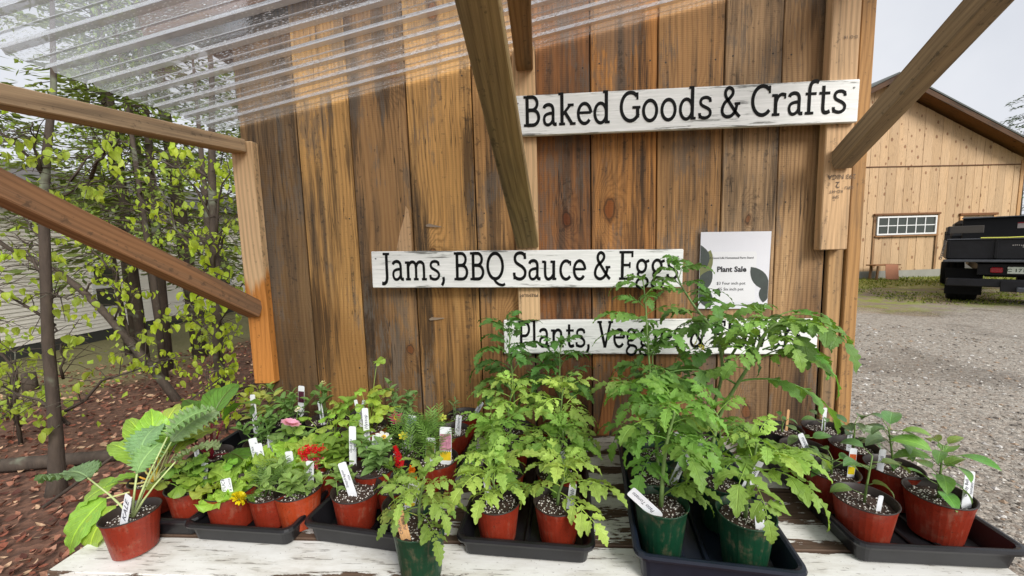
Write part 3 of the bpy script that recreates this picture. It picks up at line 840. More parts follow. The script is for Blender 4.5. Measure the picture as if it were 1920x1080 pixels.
def sign(text, x0, z0, x1, z1, h, y, tx0, tx1, label, em=.125, dz=-.012):
    """centre line from (x0,z0) to (x1,z1)"""
    p0, p1 = Vector((x0, y, z0)), Vector((x1, y, z1))
    t = thing('wooden_sign', label, 'sign', T((p0 + p1) / 2), 'white lettered signs on the shed')
    lumber('board', p0, p1, h, .018, (0, -1, 0), M_SIGN, t, None, 0.0025)
    ang = math.atan2(z1 - z0, x1 - x0)
    d = (p1 - p0).normalized()
    Mt = T(p0 + d * ((tx0 - x0)) + Vector((0, -.0096, 0))) @ Matrix.Rotation(-ang, 4, 'Y') @ T(0, 0, dz - em * .30)
    slab_text(text, tx1 - tx0, em, t, Mt)
    for q in (.018, (x1 - x0) - .018):
        for s_ in (.042,):
            put('screw', MB().lathe([(0.0001, -.0022), (.0026, -.002), (.0030, 0)], 8, M=Matrix.Rotation(R(-90), 4, 'X')).mesh('screw', M_SCREW),
                T(p0 + d * q + Vector((0, -.0095, s_))), t)
    return t
sign('Baked Goods & Crafts', -.080, 1.957, 1.080, 1.950, .138, -.056, -.046, 1.040, 'top white wooden sign reading Baked Goods & Crafts', em=.150, dz=.006)
sign('Jams, BBQ Sauce & Eggs', -.632, 1.425, .516, 1.402, .138, -.056, -.596, .500, 'middle white wooden sign reading Jams, BBQ Sauce & Eggs', em=.150, dz=.004)
sign('Plants, Veggies & Flowers', -.142, 1.148, 1.020, 1.134, .134, -.012, -.088, .975, 'lowest white wooden sign reading Plants, Veggies & Flowers behind the tomatoes', em=.148, dz=.004)

# ------------------------------------------------------------------ printed text from the built-in font
_txt = {}
def text_mesh(s, size, mat, align='LEFT', shear=0.0, bold=0.0):
    cu = bpy.data.curves.new('text', 'FONT')
    cu.body = s; cu.size = size; cu.align_x = align; cu.shear = shear; cu.offset = bold
    cu.resolution_u = 2
    o = bpy.data.objects.new('text', cu)
    COL.objects.link(o)
    dg = bpy.context.evaluated_depsgraph_get()
    me = bpy.data.meshes.new_from_object(o.evaluated_get(dg))
    bpy.data.objects.remove(o)
    bpy.data.curves.remove(cu)
    me.materials.clear(); me.materials.append(mat)
    return me
RX = Matrix.Rotation(R(90), 4, 'X')       # text plane XY -> XZ facing -Y
M_INK = plain('dark_ink', (.03, .03, .035), .6)
M_STAMP = plain('mill_stamp_ink', (.10, .07, .05), .7)
put('stamp', text_mesh('PREMIUM', .017, M_STAMP, 'CENTER'), T(-.04, -.0405, 1.318) @ Matrix.Rotation(R(180), 4, 'Y') @ RX, can)
for s_, sz, px_, pz_ in (('293 NIGA', .022, 1.052, 1.712), ('2', .030, 1.040, 1.688), ('KD-HT', .015, 1.036, 1.660), ('SPF', .015, 1.036, 1.642), ('GPU', .015, 1.078, 1.672)):
    put('stamp', text_mesh(s_, sz, M_STAMP, 'CENTER'), T(px_, -.0475, pz_) @ Matrix.Rotation(R(180), 4, 'Y') @ RX, can)
put('stamp', text_mesh('D-D 18', .014, M_STAMP, 'CENTER'), T(1.055, -.0475, 2.165) @ Matrix.Rotation(R(180), 4, 'Y') @ RX, can)

# ------------------------------------------------------------------ the flyer in its plastic sleeve
fly = thing('flyer', 'plant sale price flyer in a clear plastic sleeve pinned to the boards', 'flyer', T(.728, -.003, 1.385))
M_PAPER = plain('printed_paper', lin(246, 246, 252), .6, .03, 8)
M_CARD = plain('printed_white', lin(250, 250, 252), .6, .02, 8)
M_PLEAF = plain('printed_leaf', lin(74, 82, 78), .6, .35, 40)
M_PLEAF2 = plain('printed_olive_leaf', lin(128, 132, 84), .6, .3, 40)
MF = T(.722, -.0052, 1.385) @ Matrix.Rotation(R(1.0), 4, 'Y')
put('paper', MB().box((0, 0, 0), (.250, .0012, .286)).mesh('paper', M_PAPER), MF, fly)
put('print', MB().poly([(-.095, -.118), (.070, -.118), (.078, -.110), (.078, .062), (.070, .070), (-.095, .070), (-.103, .062), (-.103, -.110)], -.0009).mesh('print', M_CARD), MF, fly)
def pleaf(x, z, L, W, a, m, y=-.0012):
    pts = [(W * .5 * math.sin(math.pi * t) ** .8 * sg, (t - .5) * L) for sg, ts in ((1, [i / 8 for i in range(9)]), (-1, [i / 8 for i in range(7, 0, -1)])) for t in ts]
    ca, sa = math.cos(R(a)), math.sin(R(a))
    pts = [(max(-.124, min(.124, x + p[0] * ca - p[1] * sa)), z + p[0] * sa + p[1] * ca) for p in pts]
    put('print', MB().poly(pts, y).mesh('print', m), MF, fly)
pleaf(-.108, .020, .12, .055, -20, M_PLEAF2)
pleaf(-.116, .052, .09, .050, 15, M_PLEAF, -.0013)
pleaf(-.106, -.040, .10, .05, -30, M_PLEAF, -.0014)
pleaf(-.100, -.100, .09, .05, 25, M_PLEAF, -.0015)
pleaf(.092, -.030, .11, .052, 38, M_PLEAF)
pleaf(.112, -.085, .07, .04, -5, M_PLEAF, -.0013)
for s_, sz, z_, b_, xx in (('A Good Life Homestead Farm Stand', .0106, .044, .0001, -.012), ('Plant Sale', .0275, -.004, .0009, -.010), ('$3 Four inch pot', .0152, -.052, .0, -.010), ('$5 Six inch pot', .0152, -.074, .0, -.010)):
    put('print', text_mesh(s_, sz, M_INK, 'CENTER', 0, b_), MF @ T(xx, -.0018, z_) @ RX, fly)
def film_mat():
    k = NT('clear_plastic_film')
    tc = k.n('ShaderNodeTexCoord').outputs['Object']
    nm = k.bump(k.noise(k.vmul(tc, (6, 6, 11)), 1.0, 3), .5, .01)
    a = k.n('ShaderNodeBsdfTransparent', Color=(1, 1, 1, 1)).outputs[0]
    b = k.n('ShaderNodeBsdfGlossy', Color=(1, 1, 1, 1), Roughness=.12, Normal=nm).outputs[0]
    fr = k.n('ShaderNodeFresnel', IOR=1.45, Normal=nm).outputs[0]
    return k.out(k.n('ShaderNodeMixShader', _0=k.math('MULTIPLY_ADD', fr, .30, .0), _1=a, _2=b).outputs[0])
M_FILM = film_mat()
fv = []; ff = []
for j in range(9):
    for i in range(7):
        u_, v_ = i / 6 - .5, j / 8 - .5
        fv.append((u_ * .274, -.003 - .0015 * math.sin(i * 1.3 + j) ** 2, v_ * .300 + .004))
for j in range(8):
    for i in range(6):
        a = j * 7 + i
        ff.append((a, a + 1, a + 8, a + 7))
put('plastic_sleeve', MB().add(fv, ff).mesh('plastic_sleeve', M_FILM, smooth=True), MF, fly)

# two scraps of clear tape left on the boards
for x_, z_, a_, lb in ((-.402, 1.585, 8, 'torn scrap of clear plastic on the board above the middle sign'), (-.408, 1.222, -3, 'torn scrap of clear plastic on the board below the middle sign')):
    m_ = MB().poly([(-.032, .0), (-.02, .007), (.0, .004), (.030, .001), (.029, -.002), (.0, -.005), (-.028, -.006)], 0, .0004)
    o = put('plastic_scrap', m_.mesh('plastic_scrap', plain('cloudy_plastic', lin(150, 132, 112), .3, .4)), T(x_, -.0015, z_) @ Matrix.Rotation(R(a_), 4, 'Y'))
    tag(o, lb, 'plastic scrap', 'plastic scraps on the shed')
# ------------------------------------------------------------------ the barn
BA = R(7)
MBN = T(11.713, 13.069, 0) @ Matrix.Rotation(BA, 4, 'Z')
barn = thing('barn', 'tall pale pine board barn with a dark gable roof across the yard', 'barn', MBN)
bd = lambda x, y, z: MBN @ Vector((x, y, z))
bfac = MBN.to_3x3() @ Vector((0, -1, 0))
XA, ZA, SL = -0.2, 6.45, 0.462
XL, XR = -5.5, 5.12
def gable(x): return ZA - abs(x - XA) * SL
rng = random.Random(21)
x = XL
while x < XR - .05:
    w = min(rng.uniform(.27, .36), XR - x)
    t_ = rng.uniform(.88, 1.08)
    base = tuple(c * t_ * .80 for c in lin(208, 178, 144))
    d_ = rng.choice((0, .006, .003))
    lumber('plank', bd(x + w / 2, -.02 - d_, .26), bd(x + w / 2, -.02 - d_, 3.78), w - .008, .03, bfac, M_BARN, barn, base + (rng.uniform(.3, .6),))
    t_ = rng.uniform(.9, 1.08)
    base = tuple(c * t_ * .80 for c in lin(210, 180, 146))
    zt0, zt1 = gable(x + .004), gable(x + w - .004)
    m_ = MB()
    W_ = w - .008
    m_.poly([(-W_ / 2, -2), (W_ / 2, -2), (W_ / 2, zt1 - 5.80), (-W_ / 2, zt0 - 5.80)], -.015, .03)
    m_.v = [(p[0], p[1], p[2]) for p in m_.v]
    put('plank', m_.mesh('plank', M_BARN), MBN @ T(x + w / 2, -.02 - d_, 5.80), barn, base + (rng.uniform(.3, .6),))
    x += w
M_CONC = plain('concrete', lin(150, 148, 140), .85, .25, 3, .3)
put('foundation', MB().box(((XL + XR) / 2, .1, .13), (XR - XL, .3, .26)).mesh('foundation', M_CONC), MBN, barn)
put('core', MB().poly([(XL + .05, .2), (XR - .05, .2), (XR - .05, gable(XR) - .05), (XA, ZA - .06), (XL + .05, gable(XL) - .05)], .01, 8.0).mesh('core', plain('barn_inner_wall', lin(150, 118, 84), .8)), MBN, barn)  # plain brown solid body behind the planks
lumber('belt_strip', bd(XL, -.05, 3.795), bd(XR, -.05, 3.795), .035, .02, bfac, M_DARKWOOD, barn, lin(96, 66, 44) + (.4,))
M_ROOF = plain('dark_grey_metal_roof', lin(74, 78, 74), .5, .15, 2)
for sg in (1, -1):
    xe = XR + .55 if sg > 0 else XL - .55
    pA, pE = (XA, ZA + .10), (xe, ZA + .10 - abs(xe - XA) * SL)
    L = math.hypot(pE[0] - pA[0], pE[1] - pA[1])
    n_ = Vector((SL * sg, 0, 1)).normalized()
    mid = Vector(((pA[0] + pE[0]) / 2, 3.7, (pA[1] + pE[1]) / 2))
    d_ = Vector((pE[0] - pA[0], 0, pE[1] - pA[1]))
    nw = MBN.to_3x3() @ n_
    lumber('roof', MBN @ (mid - d_ / 2 + n_ * .07), MBN @ (mid + d_ / 2 + n_ * .07), 8.6, .05, nw, M_ROOF, barn, None)
    lumber('soffit', MBN @ (mid - d_ / 2 + n_ * .02 + Vector((0, .012, 0))), MBN @ (mid + d_ / 2 * .99 + n_ * .02 + Vector((0, .012, 0))), 8.5, .03, nw, M_DARKWOOD, barn, lin(112, 74, 46) + (.4,))
    lumber('rake_board', MBN @ (Vector((pA[0], -.57, pA[1])) - n_ * .05), MBN @ (Vector((pE[0], -.57, pE[1])) - n_ * .03), .15, .03, bfac, M_DARKWOOD, barn, lin(84, 60, 42) + (.6,))
lumber('corner_post', bd(XR - .06, -.05, .26), bd(XR - .06, -.05, gable(XR) - .05), .12, .03, bfac, M_BARN, barn, tuple(c * .9 for c in lin(190, 150, 108)) + (.6,))
# window: white frame, six by two panes
win = put('window', MB().box((.925, -.055, 1.805), (2.16, .03, .62)).mesh('window', plain('dark_reveal', (.03, .028, .025), .6)), MBN, barn)
M_WHITE = plain('white_paint', (.78, .78, .77), .45, .05)
def glass_mat():
    k = NT('window_glass')
    tc = k.n('ShaderNodeTexCoord').outputs['Object']
    c = k.mix(k.noise(tc, 3.0, 3), (.02, .025, .02), (.06, .07, .055))
    return k.out(k.pbr(c, .06, None, Specular_IOR_Level=.6))
M_GLASS = glass_mat()
for i in range(6):
    for j in range(2):
        put('pane', MB().box((-.045 + .16 + i * .336, -.0735, 1.545 + .135 + j * .27), (.30, .006, .235)).mesh('pane', M_GLASS), MBN, win)
fr = MB()
for z_ in (1.52, 2.10): fr.box((.945, -.088, z_), (2.16, .04, .05))
for x_ in (-.112, 2.0): fr.box((x_, -.0875, 1.81), (.05, .04, .53))
put('frame', fr.mesh('frame', M_WHITE), MBN, win)
mu = MB()
for i in range(5): mu.box((.27 + i * .336, -.083, 1.81), (.03, .02, .53))
mu.box((.945, -.0825, 1.81), (2.06, .018, .03))
put('muntin', mu.mesh('muntin', M_WHITE), MBN, win)
lumber('window_head', bd(-.26, -.09, 2.20), bd(2.14, -.09, 2.20), .06, .06, bfac, M_DARKWOOD, barn, lin(120, 84, 56) + (.4,))
lumber('window_sill', bd(-.20, -.09, 1.455), bd(2.10, -.09, 1.455), .05, .06, bfac, M_DARKWOOD, barn, lin(150, 112, 78) + (.4,))
for x_ in (-.20, 2.10):
    lumber('window_trim', bd(x_, -.062, .28), bd(x_, -.062, 2.17), .085, .025, bfac, M_DARKWOOD, barn, lin(150, 118, 86) + (.6,))
dr = put('doorway_panel', MB().box((3.58, -.055, 1.15), (1.18, .03, 1.78)).mesh('doorway_panel', plain('doorway_shade', lin(84, 80, 76), .6, .3, 2)), MBN, barn)  # flat dark panel, coloured as the shaded inside of an open doorway
for x_ in (2.96, 4.20):
    lumber('door_trim', bd(x_, -.062, .27), bd(x_, -.062, 2.08), .10, .03, bfac, M_BARN, barn, lin(214, 170, 124) + (.4,))
lumber('door_head', bd(2.88, -.075, 2.13), bd(4.28, -.075, 2.13), .08, .06, bfac, M_DARKWOOD, barn, lin(120, 80, 50) + (.4,))

# little bench with a cardboard sheet by the barn wall
MBE = MBN @ T(-.19, -.45, 0)
bench = thing('bench', 'small rough wooden bench against the barn wall', 'bench', MBE)
for k_, (x_, y_) in enumerate(((-.33, -.12), (.33, -.12), (-.33, .12), (.33, .12))):
    lumber('leg', MBE @ Vector((x_, y_, 0)), MBE @ Vector((x_ * .92, y_, .47)), .06, .05, bfac, M_DARKWOOD, bench, lin(120, 92, 66) + (.5,))
lumber('seat', MBE @ Vector((-.45, 0, .50)), MBE @ Vector((.45, 0, .50)), .34, .04, (0, 0, 1), M_DARKWOOD, bench, lin(140, 104, 74) + (.5,))
cb = put('cardboard_sheet', MB().cbox((0, 0, 0), (.46, .012, .50), .003).mesh('cardboard_sheet', plain('wet_cardboard', lin(166, 112, 84), .8, .15, 6)), MBE @ T(.10, -.215, .27) @ Euler((R(-9), R(4), 0)).to_matrix().to_4x4())
tag(cb, 'flat brown cardboard sheet leaning on the small bench by the barn', 'cardboard')

# ------------------------------------------------------------------ the truck, seen from behind
TA = R(-42)
MT = T(9.58, 7.02, 0) @ Matrix.Rotation(TA, 4, 'Z') @ Matrix.Diagonal((1, 1, .91, 1))      # local: x right, y forward; origin under the tailgate's middle
truck = thing('dump_truck', 'black dump bed truck parked by the barn, seen from behind', 'truck', MT)
M_BLACK = plain('black_truck_paint', (.006, .006, .007), .5, .5, 5, Specular_IOR_Level=.25)
M_BLACK2 = plain('scuffed_black_steel', (.010, .010, .012), .5, .7, 9, .2, Specular_IOR_Level=.3)
M_RUB = plain('tyre_rubber', (.008, .008, .008), .9, .3, 20, Specular_IOR_Level=.15)
M_RED = plain('red_tail_lens', (.32, .012, .02), .25)
M_CHR = plain('worn_grey_steel', (.07, .075, .085), .5, .5, 20, Metallic=.3)
def tpart(name, mb, mat, par=None):
    return put(name, mb.mesh(name, mat), MT, par or truck)
def b_(c, s, b=.01): return MB().cbox(c, s, b)
bed = tpart('bed', b_((0, 1.45, 1.22), (1.98, 2.9, .46)), M_BLACK)
tg = tpart('tailgate', b_((0, -.03, 1.26), (2.02, .07, .44), .015), M_BLACK2)
for x_ in (-.99, -.33, .33, .99):
    tpart('rib', b_((x_, -.08, 1.26), (.05, .04, .40), .008), M_BLACK, tg)
tpart('ledge', b_((0, -.10, 1.0), (2.10, .16, .055), .01), M_CHR)
tpart('top_rail', b_((0, -.02, 1.495), (2.04, .12, .03), .008), M_CHR)
for x_ in (-1.0, 1.0):
    tpart('side_rail', b_((x_, .45, 1.71), (.04, .95, .17), .008), M_BLACK2)
    for y_ in (.03, .85):
        tpart('stake', b_((x_ * 1.005, y_, 1.58), (.06, .06, .22), .006), M_BLACK2)
tpart('end_board', b_((-.76, -.0, 1.72), (.50, .035, .17), .006), plain('grey_weathered_board', lin(66, 62, 58), .8, .3, 12))
tpart('headboard', b_((.12, 2.6, 1.72), (1.62, .08, .62), .012), M_BLACK)
tpart('headboard_cap', b_((.12, 2.55, 2.04), (1.66, .22, .03), .006), M_CHR)
tpart('sticker', b_((.35, 2.552, 1.80), (.34, .006, .15), .002), plain('faded_sticker', lin(170, 160, 156), .5, .3, 30))
tpart('sticker', b_((.35, 2.546, 1.865), (.34, .006, .03), .002), M_RED)
tpart('cab', b_((0, 3.75, 1.25), (1.86, 2.0, .8), .08), M_BLACK)
cabt = tpart('cab_roof', b_((0, 3.55, 1.80), (1.62, 1.3, .42), .10), M_BLACK)
tpart('rear_window', b_((0, 2.89, 1.80), (1.2, .02, .28), .01), M_GLASS, cabt)
tpart('hood', b_((0, 5.2, 1.0), (1.8, 1.2, .5), .1), M_BLACK)
tpart('chassis', b_((0, 2.9, .72), (.85, 5.2, .22)), M_BLACK)
tpart('bumper', b_((0, -.06, .50), (1.96, .14, .18), .02), M_BLACK2)
tpart('hitch_plate', b_((.02, -.15, .44), (.52, .03, .24), .01), M_BLACK2)
tpart('hitch', b_((.02, -.20, .38), (.11, .12, .10), .01), M_CHR)
tpart('light_panel', b_((0, .02, .80), (1.1, .03, .26), .01), M_BLACK)
for x_ in (-.295, .315):
    tpart('tail_light', b_((x_, -.02, .79), (.165, .05, .125), .015), M_RED)
pl = tpart('license_plate', b_((.005, -.02, .79), (.32, .02, .155), .006), plain('plate_white', lin(214, 222, 208), .5, .06, 20))
put('characters', text_mesh('C 17126', .098, plain('plate_green', lin(50, 78, 56), .5), 'CENTER', 0, .002), MT @ T(.005, -.0315, .755) @ RX, pl)
lt = MB()
rgx = random.Random(3)
for q in range(20):                      # worn, unreadable decal
    lt.box((-.12 + .026 * q, -.0665, 1.345 + .004 * math.sin(q)), (rgx.uniform(.008, .021), .002, rgx.uniform(.012, .024)))
    if 4 < q < 14: lt.box((-.12 + .026 * q, -.0665, 1.305), (rgx.uniform(.008, .02), .002, rgx.uniform(.010, .018)))
tpart('decal', lt, plain('faded_decal', lin(188, 182, 176), .6, .4, 60), tg)
tpart('strap', MB().tube([(-.55, -.10, 1.52), (-.2, -.11, 1.515), (.3, -.10, 1.535), (1.0, -.10, 1.52)], .014, 6), plain('yellow_strap', lin(206, 206, 92), .6))
for x_ in (-.72, .72):
    tpart('mudflap', b_((x_, .16, .50), (.54, .02, .62), .006), M_RUB)
    for y_ in (.62, 4.6):
        wh = put('wheel', MB().lathe([(.0, -.16), (.18, -.15), (.20, -.10), (.20, .10), (.18, .15), (0.0, .16)], 20, M=Matrix.Rotation(R(90), 4, 'Y')).mesh('wheel', M_CHR), MT @ T(x_, y_, .38), truck)
        ty = MB().lathe([(.20, -.22), (.34, -.225), (.37, -.19), (.38, -.08), (.372, -.075), (.372, -.06), (.38, -.055), (.38, .055), (.372, .06), (.372, .075), (.38, .08), (.37, .19), (.34, .225), (.20, .22)], 28, M=Matrix.Rotation(R(90), 4, 'Y'))
        put('tyre', ty.mesh('tyre', M_RUB, smooth=True), MT @ T(x_, y_, .38), wh)
for i in range(9):
    tpart('chain_link', MB().tube([(-1.03 - .02 * math.sin(i * 1.3) - .012 * i * .4, -.10, 1.44 - i * .05 + .03 * math.cos(a_)) if False else (-1.04 - .006 * i + .014 * math.cos(a_), -.10 + .010 * (i % 2) * math.sin(a_), 1.44 - i * .048 + .030 * math.sin(a_)) for a_ in [2 * math.pi * q / 8 for q in range(9)]], .006, 5, cap=False), M_CHR)

# ------------------------------------------------------------------ neighbour house on the left
HX = -10.5
house = thing('neighbor_house', 'neighbor house with cream clapboard siding seen through the trees', 'house', T(HX, 8, -.46))
M_SIDING = plain('cream_vinyl_siding', lin(244, 238, 228), .55, .06, 3)
sd = MB()
zz = -.22
nrow = 0
while zz < 2.8:
    sd.add([(HX + .028, .5, zz), (HX + .028, 19, zz), (HX + .010, 19, zz + .085), (HX + .010, .5, zz + .085), (HX + .006, .5, zz), (HX + .006, 19, zz)],
           [(0, 1, 2, 3), (4, 5, 1, 0)])
    zz += .085
put('siding', sd.mesh('siding', M_SIDING), I4, house)
put('wall', MB().box((HX - 3.5, 9.75, 1.2), (7.0, 18.5, 3.4)).mesh('wall', M_SIDING), I4, house)
put('foundation', MB().box((HX - 3.5, 9.75, -.42), (7.03, 18.52, .44)).mesh('foundation', plain('dark_foundation', lin(60, 60, 56), .9)), I4, house)
rf = MB()
rf.add([(HX + .4, 0, 2.85), (HX + .4, 19.5, 2.85), (HX - 3.5, 19.5, 4.1), (HX - 3.5, 0, 4.1), (HX - 7.4, 0, 2.85), (HX - 7.4, 19.5, 2.85)], [(0, 1, 2, 3), (3, 2, 5, 4), (0, 3, 4), (1, 5, 2), (0, 4, 5, 1)])
put('roof', rf.mesh('roof', plain('asphalt_shingle', lin(92, 88, 86), .9)), I4, house)
for y0, y1, z0, z1 in ((7.0, 7.62, .28, 1.35), (10.4, 11.2, .45, 1.6), (3.4, 4.2, .28, 1.4)):
    wd = put('window', MB().box((HX + .035, (y0 + y1) / 2, (z0 + z1) / 2), (.03, y1 - y0, z1 - z0)).mesh('window', plain('white_vinyl', (.75, .75, .74), .5)), I4, house)
    for q in (0, 1):
        hz = (z1 - z0) / 2
        put('pane', MB().box((HX + .052, (y0 + y1) / 2, z0 + hz * (q + .5)), (.008, y1 - y0 - .14, hz - .09)).mesh('pane', M_GLASS), I4, wd)

# ------------------------------------------------------------------ leaves: generic blade
def blade(L, W, prof='ovate', n=8, serr=0.0, teeth=5, fold=0.25, b0=0.0, b1=-0.5, ruffle=0.0, seed=0, across=2, twist=0.0, base=0.0, rf=21):
    """leaf blade: base at the origin, along +Y, upper side +Z; bends from pitch b0 to b1"""
    rg = random.Random(seed)
    vs = []; uv = []; fs = []
    cols = across * 2 + 1
    y = z = 0.0
    ph0 = rg.uniform(0, 6)
    for i in range(n + 1):
        t = i / n
        a = b0 + (b1 - b0) * t
        if i:
            y += math.cos(a) * L / n; z += math.sin(a) * L / n
        if prof == 'ovate': w = math.sin(math.pi * t ** .75) ** .85
        elif prof == 'lance': w = math.sin(math.pi * t ** .85) ** 1.0
        elif prof == 'paddle': w = (math.sin(math.pi * min(1, t ** 1.35)) ** .7)
        elif prof == 'round': w = math.sin(math.pi * t) ** .55
        elif prof == 'fan': w = (t ** .9) * (1 if t < .85 else (1 - (t - .85) / .15 * .6))
        elif prof == 'strap': w = min(1, t * 6) * (1 - t ** 3)
        else: w = math.sin(math.pi * t)
        w = max(w, base if t < .5 else 0.0)
        w *= W / 2
        for j in range(cols):
            s = (j - across) / across
            e = 1.0
            if serr and abs(s) > .99:
                ph = (t * teeth) % 1.0
                e = 1 + serr * (ph * 1.4 - .7)
            elif serr and abs(s) > .4:
                ph = (t * teeth) % 1.0
                e = 1 + serr * .3 * (ph * 1.4 - .7)
            xx = s * w * e
            rz = ruffle * W * (s * s) * math.sin(t * rf + ph0 + (1.6 if s > 0 else 0) + rg.uniform(-.7, .7)) if ruffle else 0.0
            up = fold * abs(xx) + rz
            tw = twist * t
            x2 = xx * math.cos(tw) - up * math.sin(tw); u2 = xx * math.sin(tw) + up * math.cos(tw)
            vs.append((x2, y - math.sin(a) * u2, z + math.cos(a) * u2))
            uv.append((.5 + s * .5, t))
    for i in range(n):
        for j in range(cols - 1):
            k_ = i * cols + j
            fs.append((k_, k_ + 1, k_ + cols + 1, k_ + cols))
    return vs, fs, uv

# ------------------------------------------------------------------ woodland
def bark_mat():
    k = NT('tree_bark')
    tc = k.n('ShaderNodeTexCoord').outputs['Object']
    a = k.noise(k.vmul(tc, (22, 22, 6)), 1.0, 5, .65)
    b = k.noise(tc, 4.0, 3)
    c = k.mix(a, lin(34, 28, 24), lin(98, 84, 72))
    c = k.mix(k.step(b, .56, .68), c, lin(118, 122, 104))
    return k.out(k.pbr(c, .85, k.bump(a, .8, .012)))
M_BARK = bark_mat()
M_BEECH = leaf_mat('young_beech_leaf', vein=(.85, .9, .8), trans=.5, rough=.5, crinkle=.5, freq=8)
M_NEEDLE = col_mat('hemlock_spray', .6, .3, .3)
BEECH = []
for i in range(5):
    m_ = MB()
    v, f, u_ = blade(.074 + .012 * (i % 3), .046 + .006 * (i % 2), 'ovate', 6, 0, 5, .35 + .1 * (i % 3), .1, -.7 - .1 * i, seed=i, twist=.3 * (i - 2))
    m_.add(v, f, uv=u_)
    BEECH.append(m_.mesh('leaf', M_BEECH, smooth=True))
M_FOL = col_mat('small_young_leaf', .55, .35, .5)
def leaflet(mb, p, rg, col, L):
    a = rg.uniform(0, 6.283); dn = rg.uniform(.3, 1.6)
    d = Vector((math.cos(a) * math.cos(dn), math.sin(a) * math.cos(dn), -math.sin(dn)))
    s_ = d.cross(Vector((rg.gauss(0, .6), rg.gauss(0, .6), 1))).normalized() * L * rg.uniform(.28, .38)
    n_ = d.cross(s_).normalized() * L * .12
    f_ = rg.uniform(.65, 1.25)
    c = (col[0] * f_ * rg.uniform(.85, 1.05), col[1] * f_, col[2] * f_ * rg.uniform(.7, 1.2))
    mb.add([p, p + d * L * .45 + s_ + n_, p + d * L, p + d * L * .45 - s_ + n_, p + d * L * .5], [(0, 1, 4), (1, 2, 4), (2, 3, 4), (3, 0, 4)], col=c)
def jit(p, r_, rg): return Vector((p[0] + rg.gauss(0, r_), p[1] + rg.gauss(0, r_), p[2] + rg.gauss(0, r_ * .6)))
def sapling(name, label, trunk, rads, branches, nleaf, seed, col, group='trees left of the shed', ydepth=.25, lscale=1.0, nfol=150):
    rg = random.Random(seed)
    fol = MB()
    base = Vector(trunk[0])
    t = thing(name, label, 'tree', T(base), group)
    # smooth the trunk
    put('trunk', MB().tube([Vector(p) - base for p in trunk], rads, 10).mesh('trunk', M_BARK, smooth=True), T(base), t)
    nl = 0
    for bi, (p0, p1) in enumerate(branches):
        p0, p1 = Vector(p0), Vector(p1)
        p1.y += rg.uniform(-ydepth, ydepth)
        d = p1 - p0
        n = 5
        path = [p0 + d * (i / n) + Vector((0, 0, .10 * d.length * math.sin(math.pi * i / n))) + (Vector((rg.gauss(0, .03), rg.gauss(0, .03), rg.gauss(0, .03))) * d.length if 0 < i < n else Vector((0, 0, 0))) for i in range(n + 1)]
        mb = MB()
        r0 = .006 + .010 * d.length
        mb.tube([p - p0 for p in path], [r0 * (1 - .75 * i / n) for i in range(n + 1)], 5)
        nodes = []
        for i in range(1, n + 1):
            for q in range(3):
                st_ = path[i - 1].lerp(path[i], rg.random())
                dr_ = Vector((rg.gauss(0, 1), rg.gauss(0, 1), rg.gauss(.1, .45))).normalized() * rg.uniform(.10, .28) * (1 + .2 * d.length)
                e = st_ + dr_
                mb.tube([st_ - p0, st_ + dr_ * .5 + Vector((0, 0, .02)) - p0, e - p0], [.0035, .0025, .0015], 4, cap=False)
                nodes += [e, st_ + dr_ * .6]
        put('branch', mb.mesh('branch', M_BARK, smooth=True), T(p0), t)
        for q in range(nfol // len(branches)):
            nd = rg.choice(nodes) + Vector((rg.gauss(0, .07), rg.gauss(0, .14), rg.gauss(0, .06)))
            leaflet(fol, nd - base, rg, col, rg.uniform(.035, .065) * lscale)
        rg.shuffle(nodes)
        k_ = max(1, nleaf // len(branches))
        for q in range(k_):
            if nl >= 290: break
            nd = nodes[(q // 3) % len(nodes)]
            yaw = rg.uniform(0, 6.283)
            pit = R(-rg.uniform(25, 85))
            M = T(nd + Vector((rg.gauss(0, .025), rg.gauss(0, .025), rg.gauss(0, .02)))) @ Euler((0, 0, yaw)).to_matrix().to_4x4() @ Matrix.Rotation(pit, 4, 'X') @ Matrix.Rotation(rg.gauss(0, .4), 4, 'Y') @ Matrix.Scale(rg.uniform(.7, 1.15) * lscale, 4)
            v = rg.uniform(.8, 1.2)
            put('leaf', rg.choice(BEECH), M, t, (col[0] * v, col[1] * v * rg.uniform(.93, 1.05), col[2] * v))
            nl += 1
    if fol.v:
        o = put('foliage', fol.mesh('foliage', M_FOL, color=True), T(base), t); o['kind'] = 'stuff'
    return t
LIME = lin(186, 206, 72)
LIME2 = lin(176, 196, 84)
S1 = [((-3.2, 0.9, 2.04), (-3.33, 0.9, 2.41)), ((-3.21, 0.9, 2.04), (-3.05, 0.9, 2.33)), ((-3.22, 0.9, 1.8), (-2.87, 0.9, 2.01)), ((-2.87, 0.9, 2.01), (-2.37, 0.9, 2.17)), ((-3.02, 0.9, 2.0), (-2.85, 0.9, 2.26)), ((-3.25, 0.9, 1.52), (-3.56, 0.9, 1.78)), ((-3.3, 0.9, 1.38), (-3.59, 0.9, 1.62)), ((-3.33, 0.9, 0.72), (-3.69, 0.9, 1.06)), ((-3.28, 0.9, 0.68), (-3.18, 0.9, 0.98)), ((-3.28, 0.9, 1.05), (-3.59, 0.9, 1.39)), ((-3.28, 0.9, 1.24), (-3.07, 0.9, 1.23)), ((-3.3, 0.9, 0.45), (-2.75, 0.9, 0.72)), ((-3.29, .9, .35), (-3.9, .8, .62))]
sapling('sapling', 'slim dark young tree nearest the table with sparse hanging lime leaves', [(-3.32, .79, -.16), (-3.31, .80, .0), (-3.29, .82, .3), (-3.264, .837, .958), (-3.218, .885, 1.799), (-3.19, .92, 2.15), (-3.10, .95, 2.6), (-3.05, 1.0, 3.4)], [.070, .046, .035, .030, .026, .023, .016, .009], S1, 170, 31, LIME2, lscale=.85)
